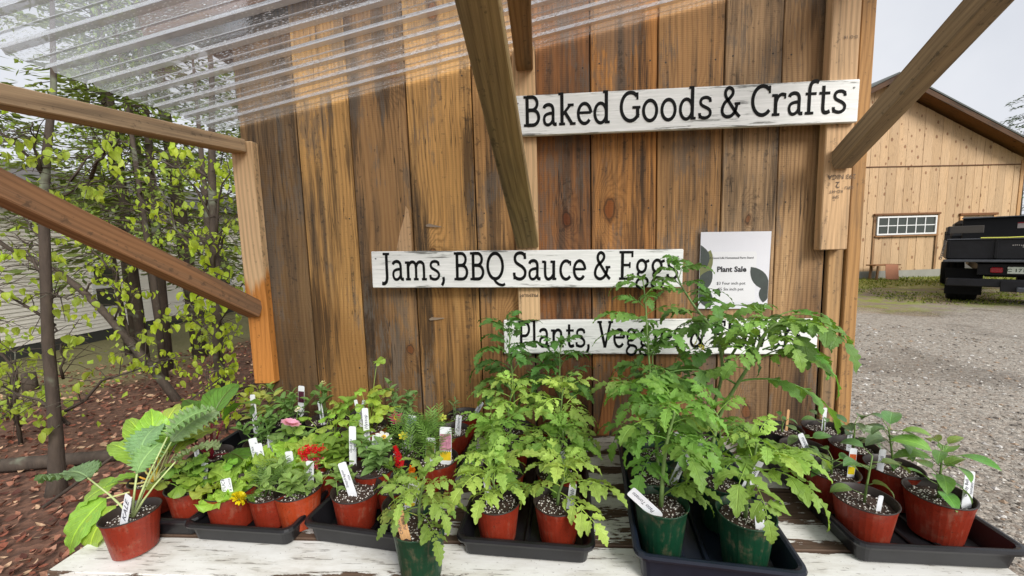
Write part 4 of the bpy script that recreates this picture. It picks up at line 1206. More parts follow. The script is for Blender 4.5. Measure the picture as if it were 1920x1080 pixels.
S2 = [((-3.20, 2.2, 1.06), (-3.53, 2.2, 2.17)), ((-3.19, 2.2, 1.48), (-3.78, 2.2, 1.97)), ((-3.17, 2.2, 1.64), (-2.9, 2.2, 2.4)), ((-3.22, 2.2, 1.27), (-2.83, 2.2, 1.79)), ((-3.18, 2.2, 1.8), (-3.41, 2.2, 2.47)), ((-3.24, 2.2, 0.84), (-3.7, 2.2, 0.79)), ((-3.26, 2.2, 0.62), (-3.5, 2.2, 1.06)), ((-3.26, 2.2, 0.62), (-2.9, 2.2, 1.05)), ((-3.29, 2.2, 0.4), (-3.09, 2.2, 0.62)), ((-3.25, 2.2, 0.95), (-2.93, 2.2, 1.37)), ((-3.16, 2.2, 2.0), (-2.76, 2.2, 2.14)), ((-3.14, 2.2, 2.21), (-3.94, 2.2, 2.39)), ((-3.29, 2.2, 0.34), (-3.07, 2.2, 0.29))]
sapling('beech_tree', 'leafy lime green young beech beside the left canopy post', [(-3.30, 2.2, -.12), (-3.28, 2.2, .5), (-3.22, 2.2, 1.3), (-3.15, 2.2, 2.2), (-3.08, 2.25, 3.2), (-3.1, 2.3, 4.2)], [.05, .046, .04, .033, .022, .01], S2, 289, 32, LIME, lscale=1.05)
S2b = [((-3.95, 3.0, 1.2), (-3.4, 2.8, 1.9)), ((-3.95, 3.0, 1.5), (-4.5, 2.9, 2.1)), ((-3.95, 3.0, .9), (-3.3, 2.9, 1.2)), ((-3.95, 3.0, 2.0), (-3.5, 3.0, 2.7)), ((-3.95, 3.0, .5), (-4.4, 3.0, .8)), ((-3.95, 3., 2.2), (-4.4, 3.0, 2.7)), ((-3.95, 3., .7), (-3.4, 2.7, .55))]
sapling('beech_tree', 'second young beech just behind the leafy one by the post', [(-3.98, 3.0, -.14), (-3.95, 3.0, 1.2), (-3.93, 3.0, 2.4), (-3.9, 3.0, 3.8)], [.045, .04, .03, .01], S2b, 240, 36, LIME2, lscale=1.0)
S3 = [((-5.44, 2.6, 1.35), (-6.02, 2.6, 1.64)), ((-4.68, 2.6, 0.54), (-4.84, 2.6, 1.4)), ((-4.84, 2.6, 0.79), (-4.49, 2.6, 1.15)), ((-5.15, 2.6, 1.1), (-4.83, 2.6, 1.46)), ((-4.65, 2.6, 0.48), (-4.45, 2.6, 0.54)), ((-4.49, 2.6, 0.22), (-4.82, 2.6, 0.42)), ((-4.84, 2.6, 1.4), (-5.25, 2.6, 1.68)), ((-4.7, 2.6, 1.03), (-4.94, 2.6, 1.16)), ((-4.5, 2.6, .2), (-4.1, 2.5, .35))]
sapling('leaning_tree', 'dark crooked tree leaning far left in front of the house siding', [(-4.15, 2.6, -.24), (-4.37, 2.6, .10), (-4.66, 2.6, .5), (-4.92, 2.6, .85), (-5.18, 2.6, 1.13), (-5.44, 2.6, 1.35), (-6.02, 2.6, 1.64), (-6.6, 2.6, 2.1)], [.046, .043, .041, .038, .034, .03, .022, .012], S3, 150, 33, LIME, lscale=1.0)
S4 = [((-4.75, 1.6, .0), (-4.79, 1.6, 0.5)), ((-4.72, 1.6, .0), (-4.37, 1.6, 0.40)), ((-4.78, 1.6, .1), (-4.99, 1.6, 0.74)), ((-4.72, 1.6, .1), (-4.48, 1.6, 0.74)), ((-4.72, 1.6, .3), (-4.9, 1.6, 1.05))]
sapling('shrub', 'low lime green shrub at the far left edge below the trees', [(-4.75, 1.6, -.18), (-4.74, 1.6, .2), (-4.72, 1.6, .5)], [.016, .012, .006], S4, 110, 34, LIME2, lscale=.95)
S5 = [((-2.75, 1.6, .05), (-2.55, 1.5, .45)), ((-2.75, 1.6, .1), (-2.95, 1.5, .5)), ((-2.75, 1.6, .2), (-2.4, 1.6, .35))]
sapling('shrub', 'small pale green seedling shrub on the leaf litter near the post foot', [(-2.75, 1.6, -.1), (-2.75, 1.6, .3)], [.01, .004], S5, 40, 35, LIME, lscale=.8)

def broadleaf(label, x, y, h, rt, seed, z0, spread, n, col, L=.06, group='trees left of the shed'):
    rg = random.Random(seed)
    b = Vector((x, y, ground_z(x, y) - .05))
    t = thing('young_tree', label, 'tree', T(b), group)
    lx, ly = rg.uniform(-.3, .3), rg.uniform(-.2, .2)
    put('trunk', MB().tube([(0, 0, 0), (lx * .2, 0, h * .25), (lx * .5, ly * .4, h * .55), (lx, ly, h)], [rt, rt * .85, rt * .6, .008], 8).mesh('trunk', M_BARK, smooth=True), T(b), t)
    br = MB(); cr = MB()
    nb = 22
    for q in range(nb):
        z = z0 + (h - z0) * (q + rg.random()) / nb
        a = rg.uniform(0, 6.283); Lb = spread * (1.1 - .7 * (z - z0) / (h - z0)) * rg.uniform(.5, 1.1)
        f_ = z / h
        o_ = Vector((lx * f_ * f_, ly * f_ * f_, z))
        dx = Vector((math.cos(a), math.sin(a), rg.uniform(.0, .5)))
        path = [o_ + dx * (Lb * s) + Vector((rg.gauss(0, .04), rg.gauss(0, .04), -.18 * Lb * s * s)) * (1 if s else 0) for s in (0, .3, .6, 1)]
        br.tube(path, [.014, .010, .006, .002], 5, cap=False)
        for k_ in range(n // nb):
            s = rg.uniform(.2, 1.05)
            i = min(2, int(s * 3)); p = path[i].lerp(path[i + 1], min(1.1, s * 3 - i))
            off = Vector((rg.gauss(0, 1), rg.gauss(0, 1), rg.gauss(0, .5))) * .13 * (1 + .3 * Lb)
            if k_ % 4 == 0:
                br.tube([p, p + off * .5 + Vector((0, 0, .02)), p + off], [.004, .003, .0015], 3, cap=False)
            for w_ in range(2):
                leaflet(cr, p + off * rg.uniform(.6, 1.1) + Vector((rg.gauss(0, .03), rg.gauss(0, .03), rg.gauss(0, .03))), rg, col, L * rg.uniform(.7, 1.2))
    put('branches', br.mesh('branches', M_BARK), T(b), t)
    put('crown', cr.mesh('crown', M_FOL, color=True), T(b), t)
broadleaf('airy yellow green young tree in the middle of the left grove', -5.15, 3.4, 5.2, .045, 101, 1.7, 1.3, 480, lin(150, 168, 82))
broadleaf('pale green understory tree before the house window', -7.7, 5.2, 6.0, .05, 102, 2.0, 1.5, 520, lin(138, 152, 80), .07)
broadleaf('light green tree rising behind the left corner of the shed', -4.3, 5.0, 6.5, .05, 103, 1.0, 1.4, 800, lin(140, 160, 72), .07)
broadleaf('yellow green sapling crowding the far left edge', -5.9, 2.2, 4.8, .035, 104, 2.2, 1.1, 340, lin(150, 166, 84), .055)
broadleaf('tall light green tree far behind the grove', -6.2, 8.2, 9.0, .09, 105, 1.6, 2.2, 1000, lin(128, 142, 76), .09)

def hemlock(label, x, y, h, rt, seed, z0=1.4, spread=1.5, col=(88, 104, 52), dens=1.0, lean=0.0):
    rg = random.Random(seed)
    b = Vector((x, y, ground_z(x, y) - .05))
    t = thing('hemlock_tree', label, 'tree', T(b), 'dark evergreen trees behind the saplings')
    put('trunk', MB().tube([(0, 0, 0), (lean * .3, 0, h * .3), (lean * .6, 0, h * .6), (lean, 0, h)], [rt, rt * .85, rt * .55, .01], 9).mesh('trunk', M_BARK, smooth=True), T(b), t)
    br = MB(); cr = MB()
    z = z0
    while z < h - .2:
        fr_ = 1 - (z - z0) / (h - z0)
        for q in range(rg.choice((2, 3, 3))):
            a = rg.uniform(0, 6.283)
            L = spread * (.35 + .65 * fr_) * rg.uniform(.6, 1.15)
            o_ = Vector((lean * z / h, 0, z))
            dx = Vector((math.cos(a), math.sin(a), 0))
            up = rg.uniform(-.05, .25)
            path = [o_ + dx * (L * s) + Vector((0, 0, L * (up * s - .35 * s * s))) for s in (0, .25, .5, .75, 1)]
            br.tube(path, [.012, .010, .007, .005, .002], 4, cap=False)
            side = Vector((-dx.y, dx.x, 0))
            ns = int(46 * L * dens)
            for k_ in range(ns):
                s = rg.uniform(.15, 1)
                i = min(3, int(s * 4)); ff_ = s * 4 - i
                p = path[i].lerp(path[i + 1], ff_)
                sg = rg.choice((-1, 1))
                wd = (1 - s) * .55 + .12
                q_ = rg.random() * wd * L * .8
                p = p + side * (sg * q_) + dx * (q_ * .5) + Vector((0, 0, -.25 * q_ + rg.gauss(0, .03)))
                dd_ = (side * sg * rg.uniform(.4, 1) + dx * rg.uniform(.2, 1) + Vector((0, 0, rg.uniform(-.5, .1)))).normalized()
                ln = rg.uniform(.09, .20); wn_ = rg.uniform(.014, .034)
                pr = dd_.cross(Vector((rg.gauss(0, .5), rg.gauss(0, .5), 1))).normalized()
                c = lin(*col); f_ = rg.uniform(.55, 1.35)
                c = (c[0] * f_, c[1] * f_, c[2] * f_)
                cr.add([p, p + dd_ * ln * .5 + pr * wn_, p + dd_ * ln, p + dd_ * ln * .5 - pr * wn_], [(0, 1, 2, 3)], col=c)
        z += rg.uniform(.14, .26) / max(.7, dens)
    put('branches', br.mesh('branches', M_BARK), T(b), t)
    put('crown', cr.mesh('crown', M_NEEDLE, color=True), T(b), t)
HEM = [(-6.3, 4.2, 7.5, .075, 1.9, 1.5, 'straight dark evergreen trunk in the middle of the left grove'), (-5.60, 3.9, 7.0, .065, 1.6, 1.5, 'thin dark evergreen trunk right of the middle of the grove'), (-5.72, 4.6, 8.5, .11, 1.5, 1.7, 'thickest dark evergreen trunk nearest the young beech'),
       (-6.96, 4.7, 8.0, .07, 2.0, 1.5, 'dark evergreen behind the leaning tree'), (-8.9, 4.0, 7.5, .09, 2.6, 1.6, 'evergreen at the left edge before the house'), (-8.2, 6.4, 9.5, .12, 2.7, 1.8, 'tall evergreen close to the house window'),
       (-4.6, 6.5, 9.0, .10, 1.2, 2.2, 'evergreen seen behind the shed edge'), (-7.4, 9.0, 11.0, .14, 1.4, 2.6, 'tall evergreen far behind the grove'), (-5.6, 9.6, 11.0, .13, 1.2, 2.6, 'far evergreen in the gap by the post'),
       (-9.4, 11.0, 12.0, .15, 1.5, 2.8, 'far evergreen past the corner of the house'), (-7.4, 2.2, 6.8, .05, 2.6, 1.4, 'slender evergreen left of the leaning tree top'), (-3.4, 9.0, 10.0, .12, 1.0, 2.4, 'evergreen rising behind the shed roof')]
for i, (x_, y_, h_, rt_, z0_, sp_, lb_) in enumerate(HEM):
    near = y_ < 7
    hemlock(lb_, x_, y_, h_, rt_, 60 + i, z0_, sp_, (116, 132, 70) if i % 3 else (138, 152, 84), .82 if near else .7, lean=.3 * math.sin(i * 2.1))
hemlock('dark evergreen tree standing beyond the right corner of the barn', 21.0, 17.5, 7.5, .14, 90, .6, 2.0, (70, 90, 50), 1.0)

# logs, stump and fallen sticks on the litter
def stick(name, label, pts, rads, cat='branch', group='fallen sticks on the leaf litter'):
    b = Vector(pts[0])
    o = put(name, MB().tube([Vector(p) - b for p in pts], rads, 7).mesh(name, M_BARK, smooth=True), T(b))
    tag(o, label, cat, group)
stick('log', 'grey lichen spotted log lying on the leaves at the left edge', [(-4.8, 1.05, -.12), (-4.0, 1.10, -.06), (-3.5, 1.18, -.05), (-2.9, 1.3, -.03)], [.05, .055, .05, .03], 'log')
stick('stump', 'small dark stump at the edge of the leaf litter', [(-6.9, 3.2, -.3), (-6.9, 3.2, -.02)], [.08, .07], 'stump', None)
stick('fallen_branch', 'long thin bare branch slanting up from the litter behind the kale', [(-3.0, .5, .02), (-2.6, .8, .35), (-2.3, 1.1, .62)], [.010, .008, .004])
stick('fallen_branch', 'bare branch lying across the litter left of the chard', [(-3.2, 1.6, -.03), (-2.6, 2.0, .04), (-1.9, 2.3, .05)], [.014, .012, .006])
stick('fallen_branch', 'short pale stick on the leaves below the kale leaf', [(-2.25, -.2, .01), (-2.1, -.05, .02), (-1.95, -.12, .015)], [.012, .010, .006])
stick('fallen_branch', 'forked dark branch resting near the foot of the young beech', [(-3.6, 2.6, -.08), (-3.0, 2.9, .06), (-2.4, 3.3, .02)], [.016, .012, .006])
# ------------------------------------------------------------------ trays, pots, soil, tags
def pot_mat(name, col):
    """nursery pot plastic with splashed soil and scuffs"""
    k = NT(name)
    oi = k.n('ShaderNodeObjectInfo')
    tc = k.n('ShaderNodeTexCoord').outputs['Object']
    p = k.vadd(tc, k.n('ShaderNodeCombineXYZ', X=k.math('MULTIPLY', oi.outputs['Random'], 11.0), Z=k.math('MULTIPLY', oi.outputs['Random'], 7.0)).outputs[0])
    a = k.noise(p, 28.0, 5, .65)
    b = k.noise(k.vmul(p, (90, 90, 14)), 1.0, 4, .6)
    sp = k.step(k.noise(p, 260.0, 3, .7), .58, .66)
    c = k.mix(1.0, col, k.math('MULTIPLY_ADD', a, .5, .72), 'MULTIPLY')
    c = k.mix(k.math('MULTIPLY', k.step(k.math('ADD', k.math('MULTIPLY', a, .6), k.math('MULTIPLY', b, .4)), .50, .66), .34), c, lin(150, 118, 96))
    c = k.mix(k.math('MULTIPLY', sp, .55), c, lin(46, 34, 27))
    r = k.math('MULTIPLY_ADD', b, .45, .22)
    return k.out(k.pbr(c, r, k.bump(b, .08, .001)))
M_TRAY = plain('black_tray_plastic', (.010, .010, .012), .36, .25, 18)
M_TRAYB = plain('navy_tray_plastic', (.010, .014, .026), .34, .25, 18)
M_REDPOT = pot_mat('terracotta_red_plastic', lin(140, 46, 27))
M_ORGPOT = pot_mat('orange_plastic', lin(172, 66, 32))
M_GREENPOT = pot_mat('dark_green_plastic', lin(16, 62, 40))
M_BLKPOT = plain('black_pot_plastic', (.014, .014, .014), .4, .2, 22)
M_POTIN = plain('dark_pot_inside', (.030, .020, .017), .5, .2, 22)
M_TAG = plain('white_tag_plastic', lin(238, 240, 244), .4, .04, 40)
M_STICK = wood_mat('popsicle_stick', freq=140, kthr=2, grain=.2, wamt=.1, bump=.1)
M_PEN = plain('pen_ink', (.05, .05, .08), .6)
def soil_pot_mat():
    k = NT('potting_mix_with_perlite')
    oi = k.n('ShaderNodeObjectInfo')
    tc = k.n('ShaderNodeTexCoord').outputs['Object']
    p = k.vadd(tc, k.n('ShaderNodeCombineXYZ', X=k.math('MULTIPLY', oi.outputs['Random'], 9.0), Y=k.math('MULTIPLY', oi.outputs['Random'], 5.0)).outputs[0])
    v = k.n('ShaderNodeTexVoronoi', Vector=p, Scale=210.0)
    b = k.noise(p, 160.0, 4, .7)
    sp = k.n('ShaderNodeSeparateColor', Color=v.outputs['Color'])
    per = k.math('MULTIPLY', k.math('GREATER_THAN', sp.outputs[0], .74), k.step(v.outputs['Distance'], .5, .38))
    c = k.mix(b, lin(22, 16, 13), lin(84, 62, 50))
    c = k.mix(per, c, lin(226, 220, 212))
    h = k.math('ADD', b, k.math('MULTIPLY', per, .8))
    return k.out(k.pbr(c, .85, k.bump(h, .9, .004)))
M_SOIL = soil_pot_mat()
M_PERL = plain('perlite', lin(236, 230, 222), .8, .1, 60)

def rrect(w, l, r_, n=4):
    out = []
    for cx, cy, a0 in ((w / 2 - r_, l / 2 - r_, 0), (-w / 2 + r_, l / 2 - r_, 90), (-w / 2 + r_, -l / 2 + r_, 180), (w / 2 - r_, -l / 2 + r_, 270)):
        for i in range(n + 1):
            a = R(a0 + 90 * i / n)
            out.append((cx + r_ * math.cos(a), cy + r_ * math.sin(a)))
    return out
def tray(label, x, y, rot, w, l, h, mat, sticker=False):
    M = T(x, y, TZ + .003) @ Matrix.Rotation(R(rot), 4, 'Z')
    t = thing('seedling_tray', label, 'tray', M, 'plastic trays on the table')
    prof = [(-.022, 0.0), (-.017, .004), (-.010, h - .014), (-.004, h - .012), (0.0, h - .012), (.002, h - .006), (0.0, h), (-.006, h + .001), (-.012, h - .002), (-.026, .006), (-.06, .0045)]
    mb = MB(); v = []; f = []
    n = 20
    for d_, z_ in prof:
        for (px, py) in rrect(w + 2 * d_, l + 2 * d_, max(.008, .026 + d_ * .5)):
            v.append((px, py, z_))
    k_ = len(prof)
    for i in range(k_ - 1):
        for j in range(n):
            j2 = (j + 1) % n
            f.append((i * n + j, i * n + j2, (i + 1) * n + j2, (i + 1) * n + j))
    f.append(tuple((k_ - 1) * n + j for j in range(n)))
    f.append(tuple(n - 1 - j for j in range(n)))
    mb.add(v, f)
    put('tray_shell', mb.mesh('tray_shell', mat, smooth=False), M, t)
    for q in range(5):
        put('floor_rib', MB().cbox((-.11 + .055 * q, 0, .0085), (.012, l - .10, .008), .003).mesh('floor_rib', mat), M, t)
    if sticker:
        put('sticker', MB().box((.045, -l / 2 + .015, h * .50), (.045, .001, .014)).mesh('sticker', plain('barcode_label', lin(222, 222, 216), .5, .12, 220)), M @ T(0, .0032, 0) , t)
    return M
MTA = tray('black tray at the far left, mostly hidden behind the kale pot', -1.058, -.330, 0, .285, .575, .056, M_TRAY)
MTB = tray('low black tray under the lettuce and marigold pots', -.772, -.352, -3, .305, .575, .056, M_TRAY)
MTC = tray('black tray with a white barcode sticker behind the Cherokee tomato', -.425, -.348, -8, .31, .60, .062, M_TRAY, True)
MTD = tray('black tray of small tomatoes in the middle of the table', -.030, -.375, -4, .330, .590, .056, M_TRAY)
MTE = tray('navy blue tray of tall tomatoes in green pots', .400, -.440, -7, .340, .600, .074, M_TRAYB)
MTF = tray('black tray of pepper pots at the right end of the table', .888, -.358, -2, .350, .600, .058, M_TRAY)

RG = random.Random(77)
_pots = {}
def pot_meshes(kind, sc_):
    key = (kind, round(sc_, 3))
    if key in _pots: return _pots[key]
    if kind == 'green':
        rt, rb, h = .063 * sc_, .046 * sc_, .130 * sc_
    else:
        rt, rb, h = .0615 * sc_, .046 * sc_, .103 * sc_
    mat = {'red': M_REDPOT, 'green': M_GREENPOT, 'black': M_BLKPOT, 'orange': M_ORGPOT}[kind]
    band = .022 * sc_
    o = MB().lathe([(.0001, 0), (rb - .004, 0), (rb, .003), (rt - .0052, h - band - .004), (rt - .0044, h - band + .003), (rt - .001, h - .003), (rt, h - .002)], 32).mesh('pot_wall', mat, smooth=False)
    rm = MB().lathe([(rt, h - .002), (rt + .0012, h), (rt - .0005, h + .0012), (rt - .0025, h), (rt - .0055, h - .026 * sc_)], 32).mesh('rim', M_GREENPOT if kind == 'green' else M_POTIN, smooth=True)
    rg = random.Random(len(_pots))
    rs_ = rt - .0080
    v = [(0, 0, h - .012 * sc_)]; f = []
    n = 24
    for q, fr_ in enumerate((.35, .7, 1.0)):
        for k_ in range(n):
            a = 2 * math.pi * k_ / n
            v.append((rs_ * fr_ * math.cos(a), rs_ * fr_ * math.sin(a), h - .015 * sc_ - .003 * fr_ + rg.gauss(0, .0018)))
    for k_ in range(n):
        f.append((0, 1 + k_, 1 + (k_ + 1) % n))
        for q in range(2):
            a, b = 1 + q * n + k_, 1 + q * n + (k_ + 1) % n
            f.append((a, a + n, b + n, b))
    sm = MB().add(v, f)
    # grains of perlite standing out of the mix
    pm = MB()
    for q in range(60):
        a = rg.uniform(0, 6.283); r_ = rs_ * .96 * math.sqrt(rg.random()); s_ = rg.uniform(.0011, .0026)
        c_ = (r_ * math.cos(a), r_ * math.sin(a), h - .0135 * sc_ - .003 * r_ / rs_)
        e = [s_ * rg.uniform(.7, 1.3) for _ in range(6)]
        pm.add([(c_[0] - e[0], c_[1], c_[2]), (c_[0] + e[1], c_[1], c_[2]), (c_[0], c_[1] - e[2], c_[2]), (c_[0], c_[1] + e[3], c_[2]), (c_[0], c_[1], c_[2] + e[4]), (c_[0], c_[1], c_[2] - e[5])], oct_f)
    _pots[key] = (o, rm, sm.mesh('soil', M_SOIL, smooth=True), pm.mesh('perlite', M_PERL), h, rt)
    return _pots[key]
def potted(name, label, cat, x, y, z0, kind='red', sc_=1.0, tilt=(0, 0), group=None):
    o, rm, sm, pm, h, rt = pot_meshes(kind, sc_)
    M = T(x, y, z0) @ Euler((R(tilt[0]), R(tilt[1]), RG.uniform(0, 6.28))).to_matrix().to_4x4()
    t = thing(name, label, cat, M, group)
    p = put('pot', o, M, t)
    put('rim', rm, M, p)
    so = put('soil', sm, M, t)
    pe = put('perlite', pm, M, so); pe['kind'] = 'stuff'
    return t, Vector((x, y, z0 + h - .014 * sc_)), rt

def tag_text(M, w, h, lines, parent, side=True, mat=None):
    """handwriting along the tag"""
    for i, s_ in enumerate(lines):
        if side:
            sz = min(w / (len(lines) + .35), h / (.62 * max(4, len(s_)))) * 1.05
            me = text_mesh(s_, sz, mat or M_PEN, 'CENTER', .25)
            xo = -w / 2 + w * (i + 1) / (len(lines) + 0.0) - sz * .22 if len(lines) > 1 else sz * .33
            put('handwriting', me, M @ T(xo, -.0012, h * .52) @ Matrix.Rotation(R(90), 4, 'Y').inverted() @ RX, parent)
        else:
            sz = min(w / (.60 * max(3, len(s_))), h / (len(lines) + 1.0)) * 1.05
            me = text_mesh(s_, sz, mat or M_PEN, 'CENTER', .2)
            put('handwriting', me, M @ T(0, -.0012, h * .80 - i * sz * 1.05 - sz) @ RX, parent)
def plant_tag(label, x, y, z, h, w=.017, lean=0, back=0, yaw=0, lines=(), side=True, card=None, stick_=False, deep=.018):
    h *= 1.08; w *= 1.12
    M = T(x, y, z) @ Matrix.Rotation(R(yaw), 4, 'Z') @ Matrix.Rotation(R(lean), 4, 'Y') @ Matrix.Rotation(R(-back), 4, 'X')
    t = thing('plant_tag', label, 'plant tag', M, 'tags in the plant pots')
    r_ = min(.004, w * .25) if not stick_ else w * .45
    pts = [(0, -deep), (w * .42, -deep * .4), (w / 2, 0), (w / 2, h - r_), (w / 2 - r_ * .3, h - r_ * .3), (w / 2 - r_, h), (-w / 2 + r_, h), (-w / 2 + r_ * .3, h - r_ * .3), (-w / 2, h - r_), (-w / 2, 0), (-w * .42, -deep * .4)]
    put('tag_blade', MB().poly(pts, -.0005, .0009 if not stick_ else .002).mesh('tag_blade', M_STICK if stick_ else M_TAG), M, t, (lin(206, 164, 120) + (.3,)) if stick_ else None)
    if lines:
        tag_text(M, w, h, lines, t, side)
    if card:
        for (z0, z1, c) in card:
            put('print', MB().poly([(-w / 2 + .001, h * z0), (w / 2 - .001, h * z0), (w / 2 - .001, h * z1), (-w / 2 + .001, h * z1)], -.0009).mesh('print', c), M, t)
    return t

# ------------------------------------------------------------------ foliage kits
M_TOM = leaf_mat('tomato_leaf', vein=(1.35, 1.3, 1.3), trans=.30, rough=.5, crinkle=.6, freq=6)
M_HERB = leaf_mat('herb_leaf', vein=(1.4, 1.3, 1.2), trans=.30, rough=.45, crinkle=.35, freq=7)
M_GLOSS = leaf_mat('pepper_leaf', vein=(1.5, 1.4, 1.3), trans=.22, rough=.30, crinkle=.3, freq=6)
M_CHARD = leaf_mat('chard_leaf', vein=(1.9, 1.75, 1.2), trans=.30, rough=.32, crinkle=.7, freq=7)
M_CHARDR = leaf_mat('red_chard_leaf', vein=(.75, .35, .4), trans=.25, rough=.32, crinkle=.7, freq=7)
M_LETT = leaf_mat('lettuce_leaf', vein=(1.25, 1.2, 1.2), trans=.42, rough=.4, crinkle=.8, freq=6)
M_KALE = leaf_mat('kale_leaf', vein=(1.7, 1.6, 1.5), trans=.22, rough=.5, crinkle=.8, freq=7)
M_STEM = leaf_mat('green_stem', vein=(1, 1, 1), trans=.10, rough=.5, crinkle=.1)
M_PETAL = leaf_mat('petal', vein=(.9, .8, .85), trans=.3, rough=.5, crinkle=.2)
TOM = []
def tomato_leaf(seed, Lt=.16, b0=.35, b1=-.9, n=4, wl=.54):
    rg = random.Random(seed)
    mb = MB()
    N = 10
    pts = [Vector((0, 0, 0))]
    angs = []
    sx_ = rg.uniform(-.25, .25)
    for i in range(N):
        a = b0 + (b1 - b0) * (i / N)
        angs.append(a)
        pts.append(pts[-1] + Vector((sx_ * i / N * Lt / N, math.cos(a) * Lt / N, math.sin(a) * Lt / N)))
    angs.append(b1)
    mb.tube(pts, [.0022 - .0013 * i / N for i in range(N + 1)], 5, cap=False)
    def at(s):
        i = min(N - 1, int(s * N)); return pts[i].lerp(pts[i + 1], s * N - i), angs[i]
    sts = [(.30, .70), (.50, .95), (.68, 1.0), (.86, .75)]
    if n == 3: sts = [(.45, .9), (.75, 1.0)]
    for s, k_ in sts:
        for sg in (-1, 1):
            p, a = at(min(.98, s + rg.uniform(-.04, .04)))
            L = Lt * .39 * k_ * rg.uniform(.85, 1.15)
            v, f, u_ = blade(L, L * wl, 'ovate', 12, .46, 4, .16, rg.uniform(-.1, .3), rg.uniform(-1.2, -.5), ruffle=.05, seed=rg.random(), across=2)
            M = T(p) @ Matrix.Rotation(a, 4, 'X') @ Matrix.Rotation(-sg * R(rg.uniform(48, 75)), 4, 'Z') @ Matrix.Rotation(sg * rg.uniform(.0, .45), 4, 'Y')
            pet = M @ Vector((0, L * .14, 0))
            mb.tube([p, pet], [.0009, .0008], 4, cap=False)
            mb.add(v, f, uv=u_, M=M @ T(0, L * .13, 0))
            if rg.random() < .6:
                p2, a2 = at(min(.95, s + .11)); L2 = L * rg.uniform(.22, .36)
                v, f, u_ = blade(L2, L2 * .7, 'ovate', 5, .25, 2, .2, 0, -.5, seed=rg.random(), across=1)
                mb.add(v, f, uv=u_, M=T(p2) @ Matrix.Rotation(a2, 4, 'X') @ Matrix.Rotation(-sg * R(70), 4, 'Z'))
    p, a = at(.999)
    L = Lt * .46 * rg.uniform(.9, 1.15)
    v, f, u_ = blade(L, L * wl * 1.05, 'ovate', 15, .46, 5, .16, 0, -.8, ruffle=.05, seed=rg.random())
    mb.add(v, f, uv=u_, M=T(p) @ Matrix.Rotation(a, 4, 'X'))
    return mb.mesh('leaf', M_TOM, smooth=True)
for i in range(8):
    TOM.append(tomato_leaf(i, b0=(.5, .3, .1, .45, .2, .6, .35, .0)[i], b1=(-.6, -1.0, -.7, -1.2, -.9, -.5, -1.3, -.8)[i], n=4 if i % 4 else 3))
def shoot_tip(seed):
    rg = random.Random(seed)
    mb = MB()
    for i in range(6):
        L = rg.uniform(.018, .036)
        v, f, u_ = blade(L, L * .45, 'ovate', 6, .3, 3, .3, .6, -.4, seed=rg.random(), across=1)
        mb.add(v, f, uv=u_, M=Matrix.Rotation(i * 2.4, 4, 'Z') @ Matrix.Rotation(R(rg.uniform(10, 65)), 4, 'X'))
    return mb.mesh('shoot_tip', M_TOM, smooth=True)
TIPS = [shoot_tip(i) for i in range(4)]
def out_mat(p, az, el, roll=0.0, s=1.0):
    """+Y of the leaf points along azimuth az, raised by el"""
    return T(p) @ Matrix.Rotation(az - math.pi / 2, 4, 'Z') @ Matrix.Rotation(el, 4, 'X') @ Matrix.Rotation(roll, 4, 'Y') @ Matrix.Scale(s, 4)
def along(path, t):
    n = len(path) - 1
    i = min(n - 1, int(t * n))
    return path[i].lerp(path[i + 1], t * n - i)
TG = lin(122, 160, 68)
TGL = lin(156, 186, 88)
TGD = lin(82, 122, 56)
def tomato(t, S, height=.2, nleaf=11, L=.15, col=TG, seed=0, lean=(0, 0), t0=.28, path=None, el=(5, 45), rstem=.0042, tip=True, sizefall=.45, name='stem'):
    rg = random.Random(seed)
    if path is None:
        path = [S + Vector((lean[0] * q ** 1.5 + rg.gauss(0, .004) * q, lean[1] * q ** 1.5 + rg.gauss(0, .004) * q, height * q)) for q in (0, .15, .3, .45, .6, .75, .9, 1.0)]
    else:
        path = [Vector(p) for p in smooth3(path, 4)]
    b = path[0]
    put(name, MB().tube([p - b for p in path], [rstem * (1 - .6 * i / (len(path) - 1)) for i in range(len(path))], 7).mesh('stem', M_STEM, smooth=True), T(b), t, tuple(c * .95 for c in lin(130, 158, 92)))
    az = rg.uniform(0, 6.28)
    for i in range(nleaf):
        q = t0 + (1 - t0) * i / max(1, nleaf - 1) * .97
        p = along(path, q)
        az += 2.4 + rg.uniform(-.4, .4)
        s = (L / .16) * (1 - sizefall * max(0, (q - .55) / .45)) * rg.uniform(.82, 1.12)
        e = R(el[0] + (el[1] - el[0]) * q + rg.uniform(-14, 14))
        k_ = rg.uniform(.72, 1.15) * (1 + .28 * q)
        yl = 1.25 if (q < .5 and rg.random() < .14) else rg.uniform(.92, 1.1)
        put('leaf', rg.choice(TOM), out_mat(p, az, e, rg.gauss(0, .15), s), t, (col[0] * k_ * yl, col[1] * k_, col[2] * k_))
    if tip:
        put('shoot_tip', rg.choice(TIPS), T(path[-1]) @ Matrix.Scale(rg.uniform(.9, 1.4), 4), t, tuple(c * 1.25 for c in col))
    return path
def smooth3(pts, n=4):
    P = [Vector(p) for p in pts]
    out = []
    for i in range(len(P) - 1):
        a, b, c, d = P[max(i - 1, 0)], P[i], P[i + 1], P[min(i + 2, len(P) - 1)]
        for j in range(n):
            t = j / n
            out.append(0.5 * ((2 * b) + (c - a) * t + (2 * a - 5 * b + 4 * c - d) * t * t + (3 * b - a - 3 * c + d) * t ** 3))
    out.append(P[-1])
    return out

